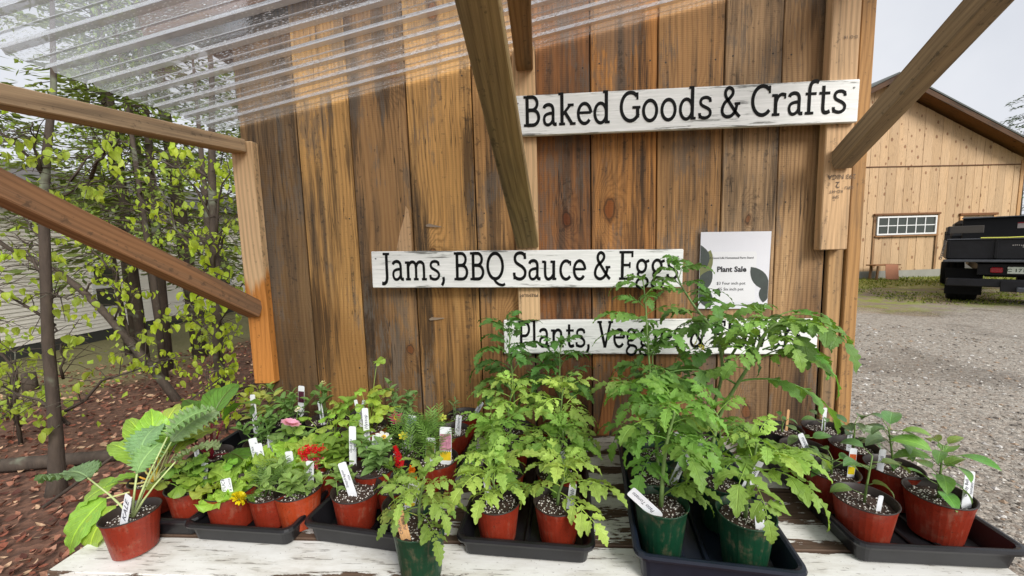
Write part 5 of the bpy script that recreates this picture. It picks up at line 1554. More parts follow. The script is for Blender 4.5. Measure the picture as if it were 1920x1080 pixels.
_bl = {}
def bl(key, mat, *a, **k):
    if key not in _bl:
        v, f, u_ = blade(*a, **k)
        _bl[key] = MB().add(v, f, uv=u_).mesh('leaf', mat, smooth=True)
    return _bl[key]
OV = [bl(('ov', i), M_HERB, .05, .024, 'ovate', 7, 0, 5, .22, .1, -.55 - .15 * i, seed=i) for i in range(3)]
LANCE = [bl(('la', i), M_HERB, .05, .014, 'lance', 7, 0, 5, .25, .1, -.4 - .2 * i, seed=i) for i in range(3)]
SERR = [bl(('se', i), M_HERB, .06, .030, 'ovate', 9, .28, 5, .2, .15, -.5 - .2 * i, seed=i) for i in range(3)]
ROUND = [bl(('ro', i), M_HERB, .06, .040, 'round', 7, 0, 5, .3, .2, -.5 - .2 * i, seed=i) for i in range(3)]
PEP = [bl(('pe', i), M_GLOSS, .08, .042, 'ovate', 8, 0, 5, .22, .2, -.7 - .2 * i, seed=i, twist=.3 * (i - 1)) for i in range(4)]
def stem_(t, path, r0, r1, col, name='stem'):
    path = [Vector(p) for p in path]
    b = path[0]
    n = len(path) - 1
    return put(name, MB().tube([p - b for p in path], [r0 + (r1 - r0) * i / n for i in range(n + 1)], 6).mesh('stem', M_STEM, smooth=True), T(b), t, col)
def herb(t, S, seed, h=.10, nst=5, lib=OV, s=1.0, col=lin(118, 152, 84), pairs=4, spread=.04, el=(25, 35), rad=.025, tipcol=1.2):
    rg = random.Random(seed)
    for k_ in range(nst):
        a = rg.uniform(0, 6.28); r_ = rad * math.sqrt(rg.random())
        p0 = S + Vector((r_ * math.cos(a), r_ * math.sin(a), -.004))
        hh = h * rg.uniform(.65, 1.1)
        e = p0 + Vector((spread * rg.gauss(0, 1), spread * rg.gauss(0, 1), hh))
        path = [p0, p0.lerp(e, .4) + Vector((0, 0, .006)), p0.lerp(e, .75) + Vector((0, 0, .006)), e]
        stem_(t, path, .0018, .0009, tuple(c * .9 for c in col))
        az = rg.uniform(0, 3)
        for i in range(pairs):
            q = .25 + .75 * i / max(1, pairs - 1)
            p = along(path, min(.999, q))
            az += 1.57 + rg.uniform(-.2, .2)
            for sd_ in (0, math.pi):
                sc2 = s * (1 - .45 * abs(q - .55)) * rg.uniform(.8, 1.15)
                kk = rg.uniform(.82, 1.12) * (1 + (tipcol - 1) * q)
                put('leaf', rg.choice(lib), out_mat(p, az + sd_, R(el[0] * (q + .4) + rg.uniform(-10, el[1])), rg.gauss(0, .2), sc2), t, tuple(c * kk for c in col))
LET = []
for i in range(6):
    v, f, u_ = blade(.105, .115, 'fan', 18, .14, 9, .30, .9, .0 - .25 * (i % 3), ruffle=.10, seed=i + 3, across=6, base=.12, rf=34)
    LET.append(MB().add(v, f, uv=u_).mesh('leaf', M_LETT, smooth=True))
def lettuce(t, S, seed, n=9, s=1.0, col=lin(170, 200, 84)):
    rg = random.Random(seed)
    for i in range(n):
        a = i * 2.4 + rg.uniform(-.3, .3)
        e = R(5 + 60 * i / n)
        put('leaf', rg.choice(LET), out_mat(S + Vector((.008 * math.cos(a), .008 * math.sin(a), -.002)), a, e - .7, rg.gauss(0, .12), s * rg.uniform(.8, 1.1)), t, tuple(c * rg.uniform(.85, 1.15) for c in col))
KAL = []
for i in range(4):
    v, f, u_ = blade(.125, .105, 'round', 44, .20, 9, .10, .25, -.9, ruffle=.085, seed=i + 9, across=6, rf=58)
    KAL.append(MB().add(v, f, uv=u_).mesh('leaf', M_KALE, smooth=True))
CHD = []; CHR_ = []; CHB = []
for i in range(3):
    v, f, u_ = blade(.145, .088, 'ovate', 16, .06, 7, .14, .35, -.75 - .15 * i, ruffle=.045, seed=i + 30, across=5, rf=34)
    CHB.append(MB().add(v, f, uv=u_).mesh('leaf', M_CHARD, smooth=True))
for i in range(4):
    v, f, u_ = blade(.15, .085, 'paddle' if i % 2 else 'ovate', 12, .05, 7, .16, .3, -.7 - .2 * i, ruffle=.03, seed=i + 20, across=3)
    CHD.append(MB().add(v, f, uv=u_).mesh('leaf', M_CHARD, smooth=True))
    CHR_.append(MB().add(v, f, uv=u_).mesh('leaf', M_CHARDR, smooth=True))
def stalked(t, S, mesh, az, el, Ls, rs_, scol, lcol, ls=1.0, droop=.0, roll=0.0, lel=None, wob=0.0):
    """a long petiole that carries one large blade"""
    d = Vector((math.cos(az) * math.cos(el), math.sin(az) * math.cos(el), math.sin(el)))
    p1 = S + d * Ls * .5 + Vector((0, 0, droop * Ls * .15))
    p2 = S + d * Ls - Vector((0, 0, droop * Ls * .15))
    path = [S - Vector((0, 0, .006)), S.lerp(p1, .5) + Vector((0, 0, .002)), p1, p2]
    st__ = stem_(t, path, rs_, rs_ * .6, scol, 'leaf_stalk')
    put('leaf', mesh, out_mat(p2, az + wob, el if lel is None else lel, roll, ls), t, lcol)
PAR = []
for i in range(4):
    mb = MB()
    for k_, (az_, ln) in enumerate(((0, 1.0), (62, .85), (-62, .85), (118, .5), (-118, .5))):
        v, f, u_ = blade(.034 * ln, .036 * ln, 'fan', 7, .34, 4, .25, .15, -.6 - .15 * i, ruffle=.05, seed=i * 7 + k_, across=3)
        mb.add(v, f, uv=u_, M=Matrix.Rotation(R(az_), 4, 'Z'))
    PAR.append(mb.mesh('leaf', M_HERB, smooth=True))
def umbel_green(t, S, seed, n=14, h=.12, s=1.0, col=lin(160, 186, 80), spread=1.0):
    rg = random.Random(seed)
    for i in range(n):
        az = rg.uniform(0, 6.28); el = R(rg.uniform(38, 85))
        stalked(t, S + Vector((rg.gauss(0, .012), rg.gauss(0, .012), 0)), rg.choice(PAR), az, el, h * rg.uniform(.55, 1.1), .0014, tuple(c * 1.05 for c in col), tuple(c * rg.uniform(.8, 1.15) for c in col), s * rg.uniform(.8, 1.2), droop=.5, lel=R(rg.uniform(-5, 40)), roll=rg.gauss(0, .3))
FTH = []
for i in range(4):
    mb = MB(); rg = random.Random(i + 40)
    mb.tube([(0, 0, 0), (0, .03, .006), (0, .06, .002), (0, .085, -.01)], [.0009, .0008, .0006, .0004], 4, cap=False)
    for k_ in range(7):
        y_ = .015 + k_ * .010
        for sg in (-1, 1):
            L = .032 * (1 - abs(k_ - 3) * .1)
            d = Vector((sg * .75, .65, rg.uniform(-.2, .3))).normalized()
            v, f, u_ = blade(L, .0032, 'lance', 4, 0, 1, .1, .1, -.4, seed=k_, across=1)
            mb.add(v, f, uv=u_, M=T(0, y_, .004) @ Matrix.Rotation(-sg * R(rg.uniform(40, 60)), 4, 'Z'))
    FTH.append(mb.mesh('leaf', M_HERB, smooth=True))
def feathery(t, S, seed, h=.13, nst=6, col=lin(108, 146, 66)):
    herb(t, S, seed, h, nst, FTH, 1.0, col, 4, .03, (30, 40), .02)
def petals(n, L, W, cup=.3, layers=1, prof='paddle', mat=None, bend=-.3):
    mb = MB()
    for l_ in range(layers):
        for i in range(n):
            v, f, u_ = blade(L * (1 - .22 * l_), W * (1 - .15 * l_), prof, 5, 0, 3, .15, cup + .35 * l_, cup + bend + .35 * l_, seed=i, across=1)
            mb.add(v, f, uv=u_, M=Matrix.Rotation(2 * math.pi * (i + .5 * l_) / n, 4, 'Z') @ T(0, .002, .001 * l_))
    return mb.mesh('petals', mat or M_PETAL, smooth=True)
def ball(n, r_, seed, sz=.3, squash=.7, mat=None):
    rg = random.Random(seed); mb = MB()
    for i in range(n):
        z = rg.uniform(-.15, 1); a = rg.uniform(0, 6.28); q = math.sqrt(max(0, 1 - z * z))
        d = Vector((q * math.cos(a), q * math.sin(a), z * squash))
        v, f, u_ = blade(r_ * sz * 2.2, r_ * sz * 1.7, 'fan', 3, .2, 2, .2, .2, -.4, ruffle=.1, seed=i, across=1)
        mb.add(v, f, uv=u_, M=T(d * r_ * .55) @ d.to_track_quat('Y', 'Z').to_matrix().to_4x4())
    return mb.mesh('petals', mat or M_PETAL, smooth=True)
def plume(h, w, n, seed):
    rg = random.Random(seed); mb = MB()
    for i in range(n):
        q = rg.random(); a = rg.uniform(0, 6.28)
        ww = w * (1 - q) ** .7 * rg.uniform(.4, 1)
        p = Vector((ww * math.cos(a), ww * math.sin(a), h * q))
        d = Vector((math.cos(a) * .6, math.sin(a) * .6, 1)).normalized()
        L = rg.uniform(.006, .012)
        v, f, u_ = blade(L, L * .5, 'lance', 3, 0, 1, .2, .1, -.1, seed=i, across=1)
        mb.add(v, f, uv=u_, M=T(p) @ d.to_track_quat('Y', 'Z').to_matrix().to_4x4())
    return mb.mesh('flower', M_PETAL, smooth=True)
def flower(t, mesh, p, base, col, tiltx=0, tiltz=0, center=None, s=1.0, scol=lin(110, 146, 70)):
    p = Vector(p); base = Vector(base)
    if base is not None:
        stem_(t, [base, base.lerp(p, .5) + Vector((.003, .002, .004)), p], .0013, .001, scol, 'flower_stalk')
    M = T(p) @ Euler((R(tiltx), R(tiltz), RG.uniform(0, 6))).to_matrix().to_4x4() @ Matrix.Scale(s, 4)
    fl = put('flower', mesh, M, t, col)
    if center:
        put('flower_centre', ball(30, .005, 3, .5, 1.0), M @ T(0, 0, .002), fl, center)
# ------------------------------------------------------------------ the plants on the table
ZT = TZ + .010            # pots standing in trays
GPOT = 'potted plants on the table'
def P(name, label, x, y, kind='red', z0=None, sc_=1.0, tilt=(0, 0), cat='potted plant'):
    return potted(name, label, cat, x, y, ZT if z0 is None else z0, kind, sc_, tilt, GPOT)

# ---- far left: kale and chards
t, S, r_ = P('potted_kale', 'kale with long pale stalks in a red pot at the front left corner', -1.048, -.650, z0=TZ + .003, sc_=.98, tilt=(2, -2))
KC = lin(132, 164, 110)
for az, el, L, ls, rl in ((170, 34, .17, 1.05, .2), (112, 66, .15, .85, -.2), (62, 60, .19, 1.05, .3), (45, 66, .21, .9, .0), (24, 52, .17, .85, -.3), (80, 78, .11, .7, .2)):
    stalked(t, S, KAL[int(az) % 4], R(az), R(el), L, .0030, lin(190, 204, 140), tuple(c * RG.uniform(.9, 1.15) for c in KC), ls, droop=.2, lel=R(el - 22), roll=rl)
plant_tag('white tag reading KALE in the front left pot', S.x + .008, S.y - .030, S.z - .004, .078, .026, lean=13, back=8, yaw=-20, lines=('KALE',))
t, S, r_ = P('potted_chard', 'bright green swiss chard with yellow and white stalks drooping over the table end', -1.135, -.505, sc_=.96)
for az, el, L, ls, m_, sc2, rl, le in ((226, -6, .10, 1.12, 0, lin(214, 214, 150), -.5, -46), (248, -16, .09, .95, 2, lin(226, 190, 160), -.2, -42), (208, 10, .08, .85, 1, lin(222, 206, 130), -.3, -18), (150, 42, .06, .95, 0, lin(224, 186, 30), 0, 52), (105, 62, .06, 1.0, 1, lin(226, 200, 60), .2, 62),
                            (70, 60, .08, .95, 2, lin(210, 208, 140), 0, 58), (125, 72, .08, .95, 0, lin(214, 214, 150), .3, 70), (180, 52, .07, .8, 1, lin(214, 200, 120), -.2, 45), (45, 50, .08, .85, 2, lin(214, 214, 150), .2, 40), (230, 40, .04, .5, 1, lin(226, 170, 60), 0, 20), (85, 48, .10, .9, 0, lin(214, 214, 150), .1, 66), (160, 66, .09, .85, 2, lin(224, 190, 60), 0, 72), (110, 50, .11, .9, 1, lin(214, 214, 150), -.2, 60)):
    stalked(t, S, CHB[m_], R(az), R(el), L, .0036, sc2, tuple(c * RG.uniform(.9, 1.2) for c in lin(158, 188, 78)), ls, droop=-.3, lel=R(le), roll=rl)
t, S, r_ = P('potted_chard', 'red stemmed chard with tall upright leaves behind the parsley', -1.065, -.385, kind='black')
for az, el, L, ls, m_, b_, rl in ((70, 82, .12, .95, 1, 1, .2), (20, 70, .13, .95, 3, 1.15, -.4), (150, 62, .12, .85, 0, .85, .2), (265, 60, .09, .7, 2, .7, 0), (340, 22, .10, .9, 2, .8, 0), (110, 76, .12, .9, 1, 1, 0), (200, 50, .1, .7, 0, .8, .3)):
    stalked(t, S, CHR_[m_], R(az), R(el), L, .0036, lin(116, 26, 40), tuple(c * b_ for c in lin(96, 140, 48)), ls, droop=.2, lel=R(el - 18), roll=rl)
plant_tag('white tag leaning in the red stemmed chard pot', S.x - .01, S.y - .035, S.z, .05, .015, lean=-4, lines=('Chard',))
t, S, r_ = P('potted_parsley', 'curly parsley spilling from a red pot beside the kale', -.985, -.540)
umbel_green(t, S, 3, 26, .085, .95, lin(126, 164, 66))
plant_tag('white tag half hidden in the curly parsley', S.x + .022, S.y + .01, S.z, .062, .018, lean=8, back=5, lines=('Parsley',))
t, S, r_ = P('potted_columbine', 'fading pale columbine in a black pot at the back left corner of the table', -1.110, -.125, kind='black')
herb(t, S, 4, .11, 6, SERR, .9, lin(160, 170, 84), 3, .05)
flower(t, ball(60, .016, 5, .4, .7), S + Vector((.07, -.06, .035)), S, lin(120, 24, 40))
t, S, r_ = P('potted_aster', 'leafy green perennial with narrow toothed leaves against the left of the shed wall', -.965, -.125, kind='black')
herb(t, S, 5, .12, 7, SERR, .72, lin(112, 148, 78), 4, .035)
plant_tag('picture tag with a dark flower beside the left canopy post', S.x + .03, S.y + .02, S.z + .03, .10, .022, lean=6, lines=(), card=((.38, .80, plain('tag_photo_dark', lin(84, 36, 56), .5, .6, 180)),))
plant_tag('long white tag standing behind the verbena leaves', S.x - .09, S.y - .07, S.z, .125, .017, lean=-3, back=4, lines=('Columbine',))
t, S, r_ = P('potted_verbena', 'bushy dark green plant with deeply toothed leaves behind the front lettuce', -.945, -.300, kind='black')
herb(t, S, 6, .11, 8, SERR, .74, lin(114, 150, 80), 4, .045)
plant_tag('white tag reading Aster in the toothed bushy plant', S.x + .052, S.y - .045, S.z - .01, .062, .016, lean=3, lines=('Aster',))
# ---- second tray: lettuces, marigold
t, S, r_ = P('potted_lettuce', 'light green lettuce in a red pot at the front of the low tray', -.855, -.558, sc_=1.04)
lettuce(t, S + Vector((-.014, .018, 0)), 7, 10, .9)
plant_tag('tilted white tag reading Lettuce Cut & Come', S.x + .024, S.y - .036, S.z, .052, .027, lean=-14, back=10, lines=('LETTUCE', 'Cut & Come'))
t, S, r_ = P('potted_lettuce', 'pale green lettuce behind the two tall white lettuce tags', -.800, -.440)
lettuce(t, S + Vector((.01, .01, 0)), 8, 9, .98)
plant_tag('tall white tag leftmost of the pair in the second lettuce', S.x - .055, S.y - .005, S.z, .090, .024, lean=-14, back=6, lines=('Red Oak', 'Cut & Come'))
plant_tag('tall white tag reading Simpson Elite, right of the pair', S.x - .022, S.y - .035, S.z, .088, .025, lean=-11, back=6, lines=('Simpson', 'Elite Cut'))
t, S, r_ = P('potted_lettuce', 'frilly yellow green lettuce just left of the red celosia', -.705, -.420)
lettuce(t, S, 9, 11, .98, lin(180, 204, 84))
plant_tag('short white tag in front of the frilly lettuce', S.x - .035, S.y - .048, S.z + .004, .060, .021, lean=-7, back=5, lines=('Ol',))
t, S, r_ = P('potted_marigold', 'marigold with one bright yellow bloom in a small red pot', -.748, -.550, sc_=.90)
herb(t, S, 10, .055, 5, FTH, .7, lin(96, 128, 62), 4, .03)
flower(t, ball(110, .0165, 6, .34, .8), S + Vector((-.040, -.066, .030)), S + Vector((-.01, -.01, .0)), (1.0, .88, .02), 35, -25)
t, S, r_ = P('potted_cucumber', 'pale leaved herb in an orange pot right of the marigold', -.668, -.550, kind='orange', sc_=.98)
herb(t, S + Vector((.012, -.01, 0)), 11, .075, 10, OV, .82, lin(138, 168, 92), 4, .038)
plant_tag('white tag with large dark letters Cos behind the orange pot', S.x + .018, S.y + .024, S.z + .004, .068, .020, lean=5, lines=('Cos',))
t, S, r_ = P('potted_dahlia', 'pink flowered plant in the middle of the left trays', -.835, -.325, kind='black')
herb(t, S, 12, .07, 4, SERR, .75, lin(120, 150, 82), 4, .03)
flower(t, petals(9, .031, .022, .45, 2), S + Vector((.045, -.06, .112)), S + Vector((.03, 0, 0)), lin(244, 186, 214), 22, 8)
flower(t, ball(40, .008, 4, .4), S + Vector((-.005, .06, .11)), S, lin(240, 240, 220))
t, S, r_ = P('potted_petunia', 'green plant with small white buds against the shed wall left of the basil', -.835, -.125, kind='black')
herb(t, S, 13, .14, 4, SERR, .72, lin(108, 142, 76), 4, .028)
flower(t, ball(30, .008, 8, .4), S + Vector((.01, .0, .155)), S, lin(226, 230, 170))
plant_tag('small white tag in the budded plant by the wall', S.x + .01, S.y - .02, S.z, .085, .014, lean=-5, lines=('Mum',))
t, S, r_ = P('potted_celery', 'arching light green celery behind the red celosia', -.735, -.255, kind='black')
umbel_green(t, S, 14, 11, .135, 1.0, lin(150, 180, 74))
t, S, r_ = P('potted_celosia', 'crested celosia with a red and pink comb flower', -.625, -.430)
herb(t, S, 15, .075, 7, ROUND, .85, lin(116, 146, 58), 4, .032)
cr_ = MB()
rgc = random.Random(5)
for i in range(420):
    u_ = rgc.uniform(-1, 1); v_ = rgc.random()
    p = Vector((u_ * .036 * (.45 + .55 * v_), rgc.gauss(0, .006) + .004 * math.sin(u_ * 9), .040 * v_ * (1 - .25 * u_ * u_)))
    vv_, f_, uu_ = blade(.008, .006, 'fan', 2, 0, 1, .2, .2, -.2, seed=i, across=1)
    cr_.add(vv_, f_, uv=uu_, M=T(p) @ Euler((rgc.uniform(-.6, 1.2), 0, rgc.uniform(0, 6))).to_matrix().to_4x4())
flower(t, cr_.mesh('flower', M_PETAL, smooth=True), S + Vector((-.040, -.05, .058)), S, lin(216, 24, 30), -15, -6, s=1.0)
flower(t, cr_.mesh('flower', M_PETAL, smooth=True), S + Vector((-.034, -.068, .036)), S, lin(236, 96, 130), -15, 10, s=.85)
plant_tag('tall narrow white tag right of the red celosia', S.x + .058, S.y - .01, S.z + .008, .115, .019, lean=2, back=3, lines=('Greek Mtn', 'Oregano'))
plant_tag('tall white tag rearmost of the two right of the red celosia', S.x + .062, S.y + .085, S.z + .012, .125, .018, lean=-2, back=4, lines=('Anise Hyssop',))
t, S, r_ = P('potted_basil', 'broad leaved basil seedling in a red pot at the shed wall', -.735, -.108)
herb(t, S, 16, .085, 1, ROUND, 1.15, lin(130, 166, 72), 3, .01, (30, 20), .004)
plant_tag('white tag tilted right in the basil seedling pot', S.x + .045, S.y - .02, S.z, .085, .012, lean=14, lines=())
t, S, r_ = P('potted_celery', 'tall yellow green celery in a red pot between basil and mint', -.625, -.195, sc_=1.05)
umbel_green(t, S, 17, 15, .165, 1.05, lin(164, 190, 74))
stalked(t, S, PAR[1], R(60), R(78), .25, .0013, lin(150, 180, 80), lin(150, 182, 74), 1.1, droop=.2, lel=R(30))
plant_tag('slim white tag standing in the tall celery pot', S.x - .035, S.y + .015, S.z, .10, .011, lean=-8, lines=())
t, S, r_ = P('potted_oregano', 'tiny seedling in a red pot in front of the tall celery', -.555, -.330, sc_=.92)
herb(t, S, 18, .035, 4, ROUND, .45, lin(150, 172, 80), 2, .02)
t, S, r_ = P('potted_mint', 'dense green mint with a pink and yellow columbine bloom at the wall', -.520, -.118, kind='black')
herb(t, S, 19, .145, 6, OV, .8, lin(118, 152, 90), 5, .035)
flower(t, petals(5, .026, .013, .1, 2, 'lance'), S + Vector((.0, -.085, .055)), S, lin(200, 40, 110), 75, -15, lin(240, 196, 50))
t, S, r_ = P('potted_sage', 'leafy sage in a red pot in the middle of the stickered tray', -.497, -.452, sc_=1.04)
herb(t, S, 20, .085, 8, OV, 1.0, lin(124, 158, 90), 5, .034)
plant_tag('short white tag among the sage leaves', S.x - .004, S.y + .012, S.z + .02, .078, .018, lean=7, lines=('Sage',))
t, S, r_ = P('potted_zinnia', 'small leafy seedling leaning out of a red pot at the front of the stickered tray', -.508, -.552, sc_=1.02, tilt=(0, 3))
herb(t, S + Vector((-.028, 0, 0)), 21, .06, 4, OV, .8, lin(138, 168, 92), 4, .028)
plant_tag('long white tag slanting across the leaning seedling pot', S.x + .000, S.y - .012, S.z, .085, .021, lean=-19, back=6, lines=('Snapdragon', 'mix'))
t, S, r_ = P('potted_celosia', 'plume celosia with a bright red spike in a small red pot', -.405, -.515, sc_=.95)
herb(t, S, 22, .05, 4, LANCE, .85, lin(124, 160, 66), 3, .024)
flower(t, plume(.058, .014, 170, 3), S + Vector((.02, -.012, .062)), S, lin(220, 36, 44), -6, 18)
t, S, r_ = P('potted_celosia', 'plume celosia with a small orange spike in a black pot behind the Cherokee tomato', -.352, -.598, kind='black', sc_=.95)
herb(t, S, 23, .045, 3, LANCE, .9, lin(130, 160, 66), 3, .022)
flower(t, plume(.042, .010, 110, 4), S + Vector((.022, -.006, .072)), S, lin(240, 150, 30), 0, 10)
plant_tag('picture tag with green and yellow print behind the Cherokee tomato', S.x + .012, S.y - .012, S.z + .004, .066, .024, lean=14, back=4, card=((.30, .86, plain('tag_photo_green', lin(150, 168, 96), .5, .6, 160)), (.10, .26, plain('tag_band_yellow', lin(232, 206, 60), .5, .2, 120))))
t, S, r_ = P('potted_cosmos', 'feathery cosmos with a white bloom in the middle of the left trays', -.428, -.350, kind='black')
feathery(t, S, 24, .10, 6)
flower(t, petals(7, .026, .014, .2, 1), S + Vector((-.055, -.055, .082)), S, lin(250, 250, 248), 30, -10, lin(236, 200, 40))
flower(t, petals(7, .022, .012, .2, 1), S + Vector((.0, -.10, .04)), S, lin(248, 248, 246), 55, 10, lin(236, 200, 40))
flower(t, petals(6, .014, .008, .3, 1), S + Vector((.005, -.05, .085)), S, lin(236, 220, 60), 30, 0)
plant_tag('picture tag with a pale flower behind the white cosmos', S.x - .018, S.y + .03, S.z + .01, .098, .026, lean=15, back=3, card=((.38, .94, plain('tag_photo_sky', lin(170, 190, 196), .5, .4, 140)),))
t, S, r_ = P('potted_cosmos', 'feathery leaved flower in a red pot with two picture tags', -.322, -.402, sc_=1.04)
feathery(t, S + Vector((-.012, .0, 0)), 25, .085, 5, lin(112, 150, 68))
flower(t, petals(6, .013, .008, .3, 1), S + Vector((.0, .09, .10)), S, lin(206, 214, 90), 30, 0)
plant_tag('picture tag showing red and white blooms with a yellow band', S.x + .028, S.y - .005, S.z + .006, .098, .032, lean=2, back=3, card=((.32, .80, plain('tag_photo_rose', lin(190, 130, 150), .5, .8, 130)), (.03, .29, plain('tag_band', lin(236, 200, 40), .5, .25, 90))))
plant_tag('picture tag with yellow blooms left of the rose picture tag', S.x - .022, S.y + .002, S.z + .006, .066, .026, lean=5, card=((.10, .80, plain('tag_photo_olive', lin(150, 150, 80), .5, .7, 150)),))
t, S, r_ = P('potted_cumin', 'nearly bare red pot with a single white upright tag near the wall', -.318, -.215, sc_=1.02)
herb(t, S + Vector((-.03, .0, 0)), 26, .02, 3, LANCE, .4, lin(110, 140, 70), 2, .015)
plant_tag('white upright tag in the nearly bare red pot', S.x + .022, S.y - .008, S.z, .066, .018, lean=7, lines=('Catmint',))
t, S, r_ = P('potted_sage', 'small narrow leaved seedling in the pot touching the wall beside the tomatoes', -.300, -.085, sc_=1.02)
herb(t, S + Vector((-.022, 0, .004)), 27, .055, 2, LANCE, .75, lin(120, 148, 92), 3, .01)
plant_tag('white tag leaning far right in the pot touching the wall', S.x + .034, S.y - .018, S.z, .075, .014, lean=32, lines=('Lavender',))

# ---- Cherokee Purple at the front
t, S, r_ = P('potted_tomato', 'young tomato in a dark green pot with a wooden stick at the table front', -.285, -.700, kind='green', z0=TZ + .003, sc_=.98)
tomato(t, S, .13, 15, .088, lin(140, 172, 80), 41, (.02, -.01), t0=.15, el=(15, 45))
plant_tag('wooden stick tag reading Cherokee Purple', S.x - .020, S.y - .034, S.z, .064, .020, lean=-14, back=4, lines=('CHEROKEE', 'PURPLE'), stick_=True)

# ---- tray of small tomatoes
dl = [(-.075, -.215), (.078, -.205), (-.078, -.085), (.075, -.075), (-.078, .055), (.076, .060), (-.078, .190), (.074, .190)]
dd = [('broad tomato with big pale leaves at the front left of the middle tray', .115, 14, .115, TGL, (-.02, -.01)), ('stocky tomato with drooping leaves at the front right of the middle tray', .12, 13, .115, TGL, (.03, -.01)),
      ('tomato second from the front on the left of the middle tray', .15, 14, .112, TG, (-.03, 0)), ('tomato second from the front on the right of the middle tray', .14, 13, .112, TG, (.02, 0)),
      ('tomato third from the front on the left of the middle tray', .22, 16, .12, TGL, (.0, 0)), ('tomato third from the front on the right of the middle tray', .21, 16, .12, TGL, (.02, 0)),
      ('tall dark tomato at the back left of the middle tray reaching the lowest sign', .375, 20, .14, TGD, (-.015, -.01)), ('dark tomato at the back right of the middle tray under the lowest sign', .315, 19, .135, TGD, (.01, -.01))]
for i, ((lx, ly), (lb, h_, n_, L_, c_, ln_)) in enumerate(zip(dl, dd)):
    p = MTD @ Vector((lx, ly, 0))
    t, S, r_ = P('potted_tomato', lb, p.x, p.y, sc_=.98)
    tomato(t, S, h_, n_, L_, c_, 50 + i, ln_, t0=.22 if i < 2 else .32, el=(10, 45), rstem=.0045)
    if i in (0, 1, 3):
        plant_tag(('white tag behind the broad front tomato', 'white tag beside the stem of the stocky front tomato', '', 'white tag between the tomatoes right of the tray middle')[i], S.x + (.03 if i == 1 else -.02 if i == 0 else .02), S.y - (.012 if i == 1 else -.01), S.z, .062, .016, lean=(8 if i == 1 else -6), lines=('Celeb',))

# ---- tray of tall tomatoes in green pots
el_ = [(-.100, -.195), (.080, -.205), (-.088, -.080), (.070, -.080), (-.070, .045), (.078, .050), (-.068, .175), (.078, .175)]
ep = [MTE @ Vector((a, b, 0)) for a, b in el_]
EL = ['patio tomato with crinkled leaves in the front left green pot', 'lanky cherry tomato in the front right green pot', 'crinkled bushy tomato just behind the front left green pot', 'tomato in the second green pot on the right of the navy tray',
      'upright thin stemmed tomato rising past the middle sign', 'tall arching tomato spreading in front of the flyer', 'dark bushy tomato at the back left of the navy tray', 'very tall tomato at the back right of the navy tray reaching the middle sign']
pots_e = []
for i, p in enumerate(ep):
    pots_e.append(P('potted_tomato', EL[i], p.x, p.y, 'green', ZT, .97 if i else .98))
t, S, r_ = pots_e[0]
tomato(t, S, .25, 13, .128, lin(116, 158, 68), 61, (.03, .01), t0=.55, el=(0, 30), rstem=.0058, sizefall=.2)
for az_ in (-10, -35, 20):
    put('leaf', TOM[az_ % 8], out_mat(S + Vector((.005, -.004, .03)), R(az_), R(25), 0, .62), t, lin(120, 150, 66))
plant_tag('white tag reading Patio Tomato slanting left in the front green pot', S.x - .018, S.y - .030, S.z, .078, .022, lean=-46, back=0, lines=('Patio Tomato',))
t, S, r_ = pots_e[1]
tomato(t, S, .19, 11, .128, lin(146, 180, 82), 62, (.02, .0), t0=.45, el=(0, 35), rstem=.0045)
for az_, h2 in ((-35, .11), (-120, .13), (5, .12)):
    put('leaf', TOM[abs(az_) % 8], out_mat(S + Vector((.004, 0, h2)), R(az_), R(8), 0, .88), t, lin(140, 174, 78))
plant_tag('white tag reading Juliet Cherry in the front right green pot', S.x + .014, S.y - .034, S.z, .054, .017, lean=-6, lines=('Cherry', 'Juliet'))
t, S, r_ = pots_e[2]
tomato(t, S, .24, 14, .128, lin(110, 154, 64), 63, (-.02, .0), t0=.30, el=(0, 35), rstem=.005, sizefall=.25)
plant_tag('white tag reading Patio behind the front left green pot', S.x + .032, S.y - .018, S.z, .075, .018, lean=22, lines=('Patio',))
t, S, r_ = pots_e[3]
tomato(t, S, .20, 9, .14, lin(116, 154, 66), 64, (-.02, .0), t0=.3)
plant_tag('white tag in the second right green pot', S.x + .05, S.y - .015, S.z, .075, .020, lean=24, lines=('Sun',))
t, S, r_ = pots_e[4]
tomato(t, S, 0, 18, .135, lin(104, 142, 66), 65, path=[S, S + Vector((-.01, 0, .10)), (.330, -.345, 1.06), (.322, -.33, 1.20), (.318, -.32, 1.31), (.312, -.31, 1.385)], t0=.30, el=(5, 35), rstem=.0045)
t, S, r_ = pots_e[5]
pth = tomato(t, S, 0, 15, .135, lin(126, 164, 76), 66, path=[S, (.515, -.375, .98), (.545, -.40, 1.08), (.575, -.43, 1.17), (.595, -.44, 1.24), (.625, -.45, 1.275), (.655, -.46, 1.265)], t0=.45, el=(-5, 25), rstem=.0062)
for st_, az_, e_, s_ in (((.553, -.40, 1.09), 172, 22, 1.45), ((.553, -.40, 1.10), -12, 6, 1.35), ((.60, -.43, 1.20), -30, 10, 1.05), ((.60, -.43, 1.21), 160, 28, 1.0), ((.575, -.42, 1.15), 8, 14, 1.1), ((.64, -.445, 1.28), -65, 5, .95), ((.66, -.45, 1.30), -20, -5, .8), ((.62, -.44, 1.26), 100, 30, 1.1)):
    put('leaf', TOM[int(abs(az_)) % 8], out_mat(Vector(st_), R(az_), R(e_), 0, s_), t, tuple(c * RG.uniform(.9, 1.2) for c in lin(112, 152, 70)))
t, S, r_ = pots_e[6]
tomato(t, S, .30, 16, .132, lin(88, 128, 58), 67, (.0, -.02), t0=.3, el=(0, 35))
t, S, r_ = pots_e[7]
